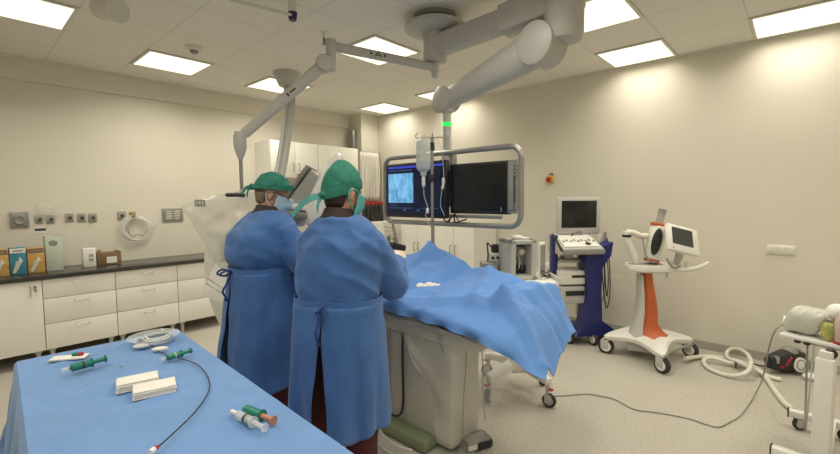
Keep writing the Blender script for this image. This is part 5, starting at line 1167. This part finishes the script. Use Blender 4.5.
    for i in range(nr_+1):
        v = i/nr_; th = v*J['capth']; row = []
        for j in range(56):
            f = 2*PI*j/56; st = math.sin(th)
            d0 = V((st*math.cos(f), st*math.sin(f), math.cos(th)))
            rr_ = 1+.05*N.noise(d0*3+V((seed, 0, 0)))+.03*N.noise(d0*8)
            st_ = max(st, 1e-4)**(-.22 if J['knob'] else 0); x_, y_, z_ = d0.x*J['cap'][0]*rr_*st_, d0.y*J['cap'][1]*rr_*st_, d0.z*J['cap'][2]*rr_
            if J['knob']:
                kk = math.exp(-((d0.x+.25)**2+(d0.y-.10)**2)/.45)*max(0, d0.z); z_ += J['knob']*kk; 
            fr = 1 if math.cos(f) > 0 else 0
            z_ += (.055*math.cos(f)*max(0, v-.55)*2)                   # rises over the forehead, drops at the nape
            row.append(H @ V((x_-.014, y_, z_+.030)))
        rows.append(row)
    cp_.loft(rows, cap=True)
    cb = cp_.build('surgical_cap', M_CAP, t, local=True)
    band = [H @ V((math.cos(f)*J['cap'][0]*math.sin(J['capth'])*1.02-.014, math.sin(f)*J['cap'][1]*math.sin(J['capth'])*1.02, .030+J['cap'][2]*math.cos(J['capth'])+.0315*math.cos(f)+.006)) for f in [2*PI*k/40 for k in range(40)]]
    MB().strip(band+[band[0]], H.to_3x3() @ V((0, 0, 1)), .022, .006).build('cap_band', M_CAP, cb, local=True)
    kn = H @ V((-.014-J['cap'][0]*math.sin(J['capth'])-.006, 0, .03+J['cap'][2]*math.cos(J['capth'])-.03))
    MB().ell(kn, (.018, .022, .02), 12).build('cap_knot', M_CAP, cb, local=True)
    for pts, w_ in J['ties']:
        P_ = crom([kn+V(p) for p in pts], 5); MB().strip(P_, J.get('tien', (0, .3, 1)), w_, .004).build('cap_tie', J['tiem'], cb, local=True)
    # nape hair below the cap
    hr = MB()
    hr.loft([[H @ V((-.020-rx_*math.cos(a)*1.0, ry_*math.sin(a), z_)) for a in [-1.45+2.9*k/16 for k in range(17)]] for z_, rx_, ry_ in ((-.005, .088, .074), (-.035, .080, .068), (-.06, .068, .060), (-.085, .055, .05))], cap=False, closed=False)
    hr.build('hair', J['hair'], t, local=True, solid=.006)
    return t, H, cb
GR = [(.415, .0, .205, .228), (.60, .0, .20, .225), (.85, .0, .185, .215), (1.0, .0, .165, .205), (1.08, .01, .16, .205), (1.2, .02, .165, .215), (1.30, .02, .150, .215), (1.36, .025, .125, .195), (1.405, .02, .102, .150), (1.432, .012, .090, .112)]
R2 = surgeon('surgeon in blue gown and tall green cap seen from behind, working at the table', (1.255, 1.675), math.radians(25), dict(
    head=(.055, -.012, 1.55), hyaw=-.50, hpitch=.26, hroll=-.06, zn=1.425, lean=.03, seed=2.3, curl=.75, glove=M_GLOVE,
    sh=dict(L=(.02, .150, 1.325), R=(.035, -.150, 1.315)), el=dict(L=(.20, .25, 1.10), R=(.20, -.200, 1.075)), wr=dict(L=(.42, .14, 1.13), R=(.45, -.145, 1.16)),
    hd=dict(L=(.75, -.5, -.2), R=(.90, .10, .35)), hn=dict(L=(.2, 0, -1), R=(.1, .35, -1)), feet=dict(L=(-.02, .11), R=(.0, -.11)),
    gown=GR, zw=1.03, hem=.415, gap=.20, slit=.02, bows=(1,), maskm=M_TIE, cap=(.104, .083, .100), capth=2.0, knob=.034, tiem=M_TIE, hair=M_HAIR, tien=(.1, .2, 1),
    ties=[([(0, 0, 0), (-.03, .05, -.015), (-.02, .11, -.05), (.03, .19, -.10)], .030), ([(0, 0, 0), (-.02, .01, -.03), (-.02, .02, -.07)], .030)]))
GL = [(.41, .0, .250, .235), (.60, .0, .232, .225), (.85, .0, .212, .215), (1.0, -.0, .195, .205), (1.10, -.0, .185, .205), (1.2, -.012, .195, .215), (1.30, .0, .185, .215), (1.37, .02, .15, .20), (1.42, .033, .112, .155), (1.443, .038, .096, .118)]
L2 = surgeon('surgeon with glasses and pale mask in blue gown, seen in profile at the table end', (1.275, 2.448), math.radians(-4), dict(
    head=(.075, -.0, 1.56), hyaw=-.55, hpitch=.36, hroll=0, zn=1.435, lean=.05, seed=6.1, curl=.75, glove=M_GLOVE,
    sh=dict(L=(.03, .155, 1.335), R=(.05, -.155, 1.33)), el=dict(L=(.16, .25, 1.12), R=(.14, -.26, 1.12)), wr=dict(L=(.40, .12, 1.12), R=(.42, -.12, 1.12)),
    hd=dict(L=(.8, -.4, -.2), R=(.8, .4, -.2)), hn=dict(L=(.2, 0, -1), R=(.2, 0, -1)), feet=dict(L=(-.02, .11), R=(.02, -.11)),
    gown=GL, zw=1.10, hem=.41, gap=.10, slit=.05, bows=(1, -1), maskm=M_MASK, cap=(.112, .094, .098), capth=1.62, knob=0, tiem=M_CAP, hair=mat('grey_stubble', (.22, .15, .10), .7, var=.2, scale=70),
    ties=[([(0, 0, 0), (-.03, .02, -.01), (-.05, .03, -.05)], .02), ([(0, 0, 0), (-.03, -.02, -.02), (-.035, -.01, -.06)], .02)]))
t, H, cb = L2
g = MB()
for s in (-1, 1):
    g.tube([H @ V((.101, s*.031+.020*math.cos(a), .002+.016*math.sin(a))) for a in [2*PI*k/14 for k in range(14)]], .0028, 6, True, 2)
    g.tube([H @ V((.098, s*.052, .008)), H @ V((.05, s*.079, .010)), H @ V((-.005, s*.085, .008)), H @ V((-.02, s*.083, -.008))], .003, 6)
g.tube([H @ V((.102, -.012, .004)), H @ V((.106, 0, .008)), H @ V((.102, .012, .004))], .003, 6)
gl = g.build('glasses', mat('dark_brown_frame', (.05, .02, .015), .4), t, local=True)
for s in (-1, 1): MB().ell(H @ V((.101, s*.031, .002)), (.0015, .019, .015), 14, H.to_3x3().to_4x4()).build('lens', M_CLEAR, gl, local=True)
S.view_settings.view_transform = 'Standard'; S.view_settings.look = 'None'; S.view_settings.exposure = 0.24; S.view_settings.gamma = 1.0; S.view_settings.use_curve_mapping = False
S.cycles.use_denoising = True
w = bpy.data.worlds.new('world'); S.world = w; w.use_nodes = True; w.node_tree.nodes['Background'].inputs[0].default_value = (.05, .048, .042, 1); w.node_tree.nodes['Background'].inputs[1].default_value = 1
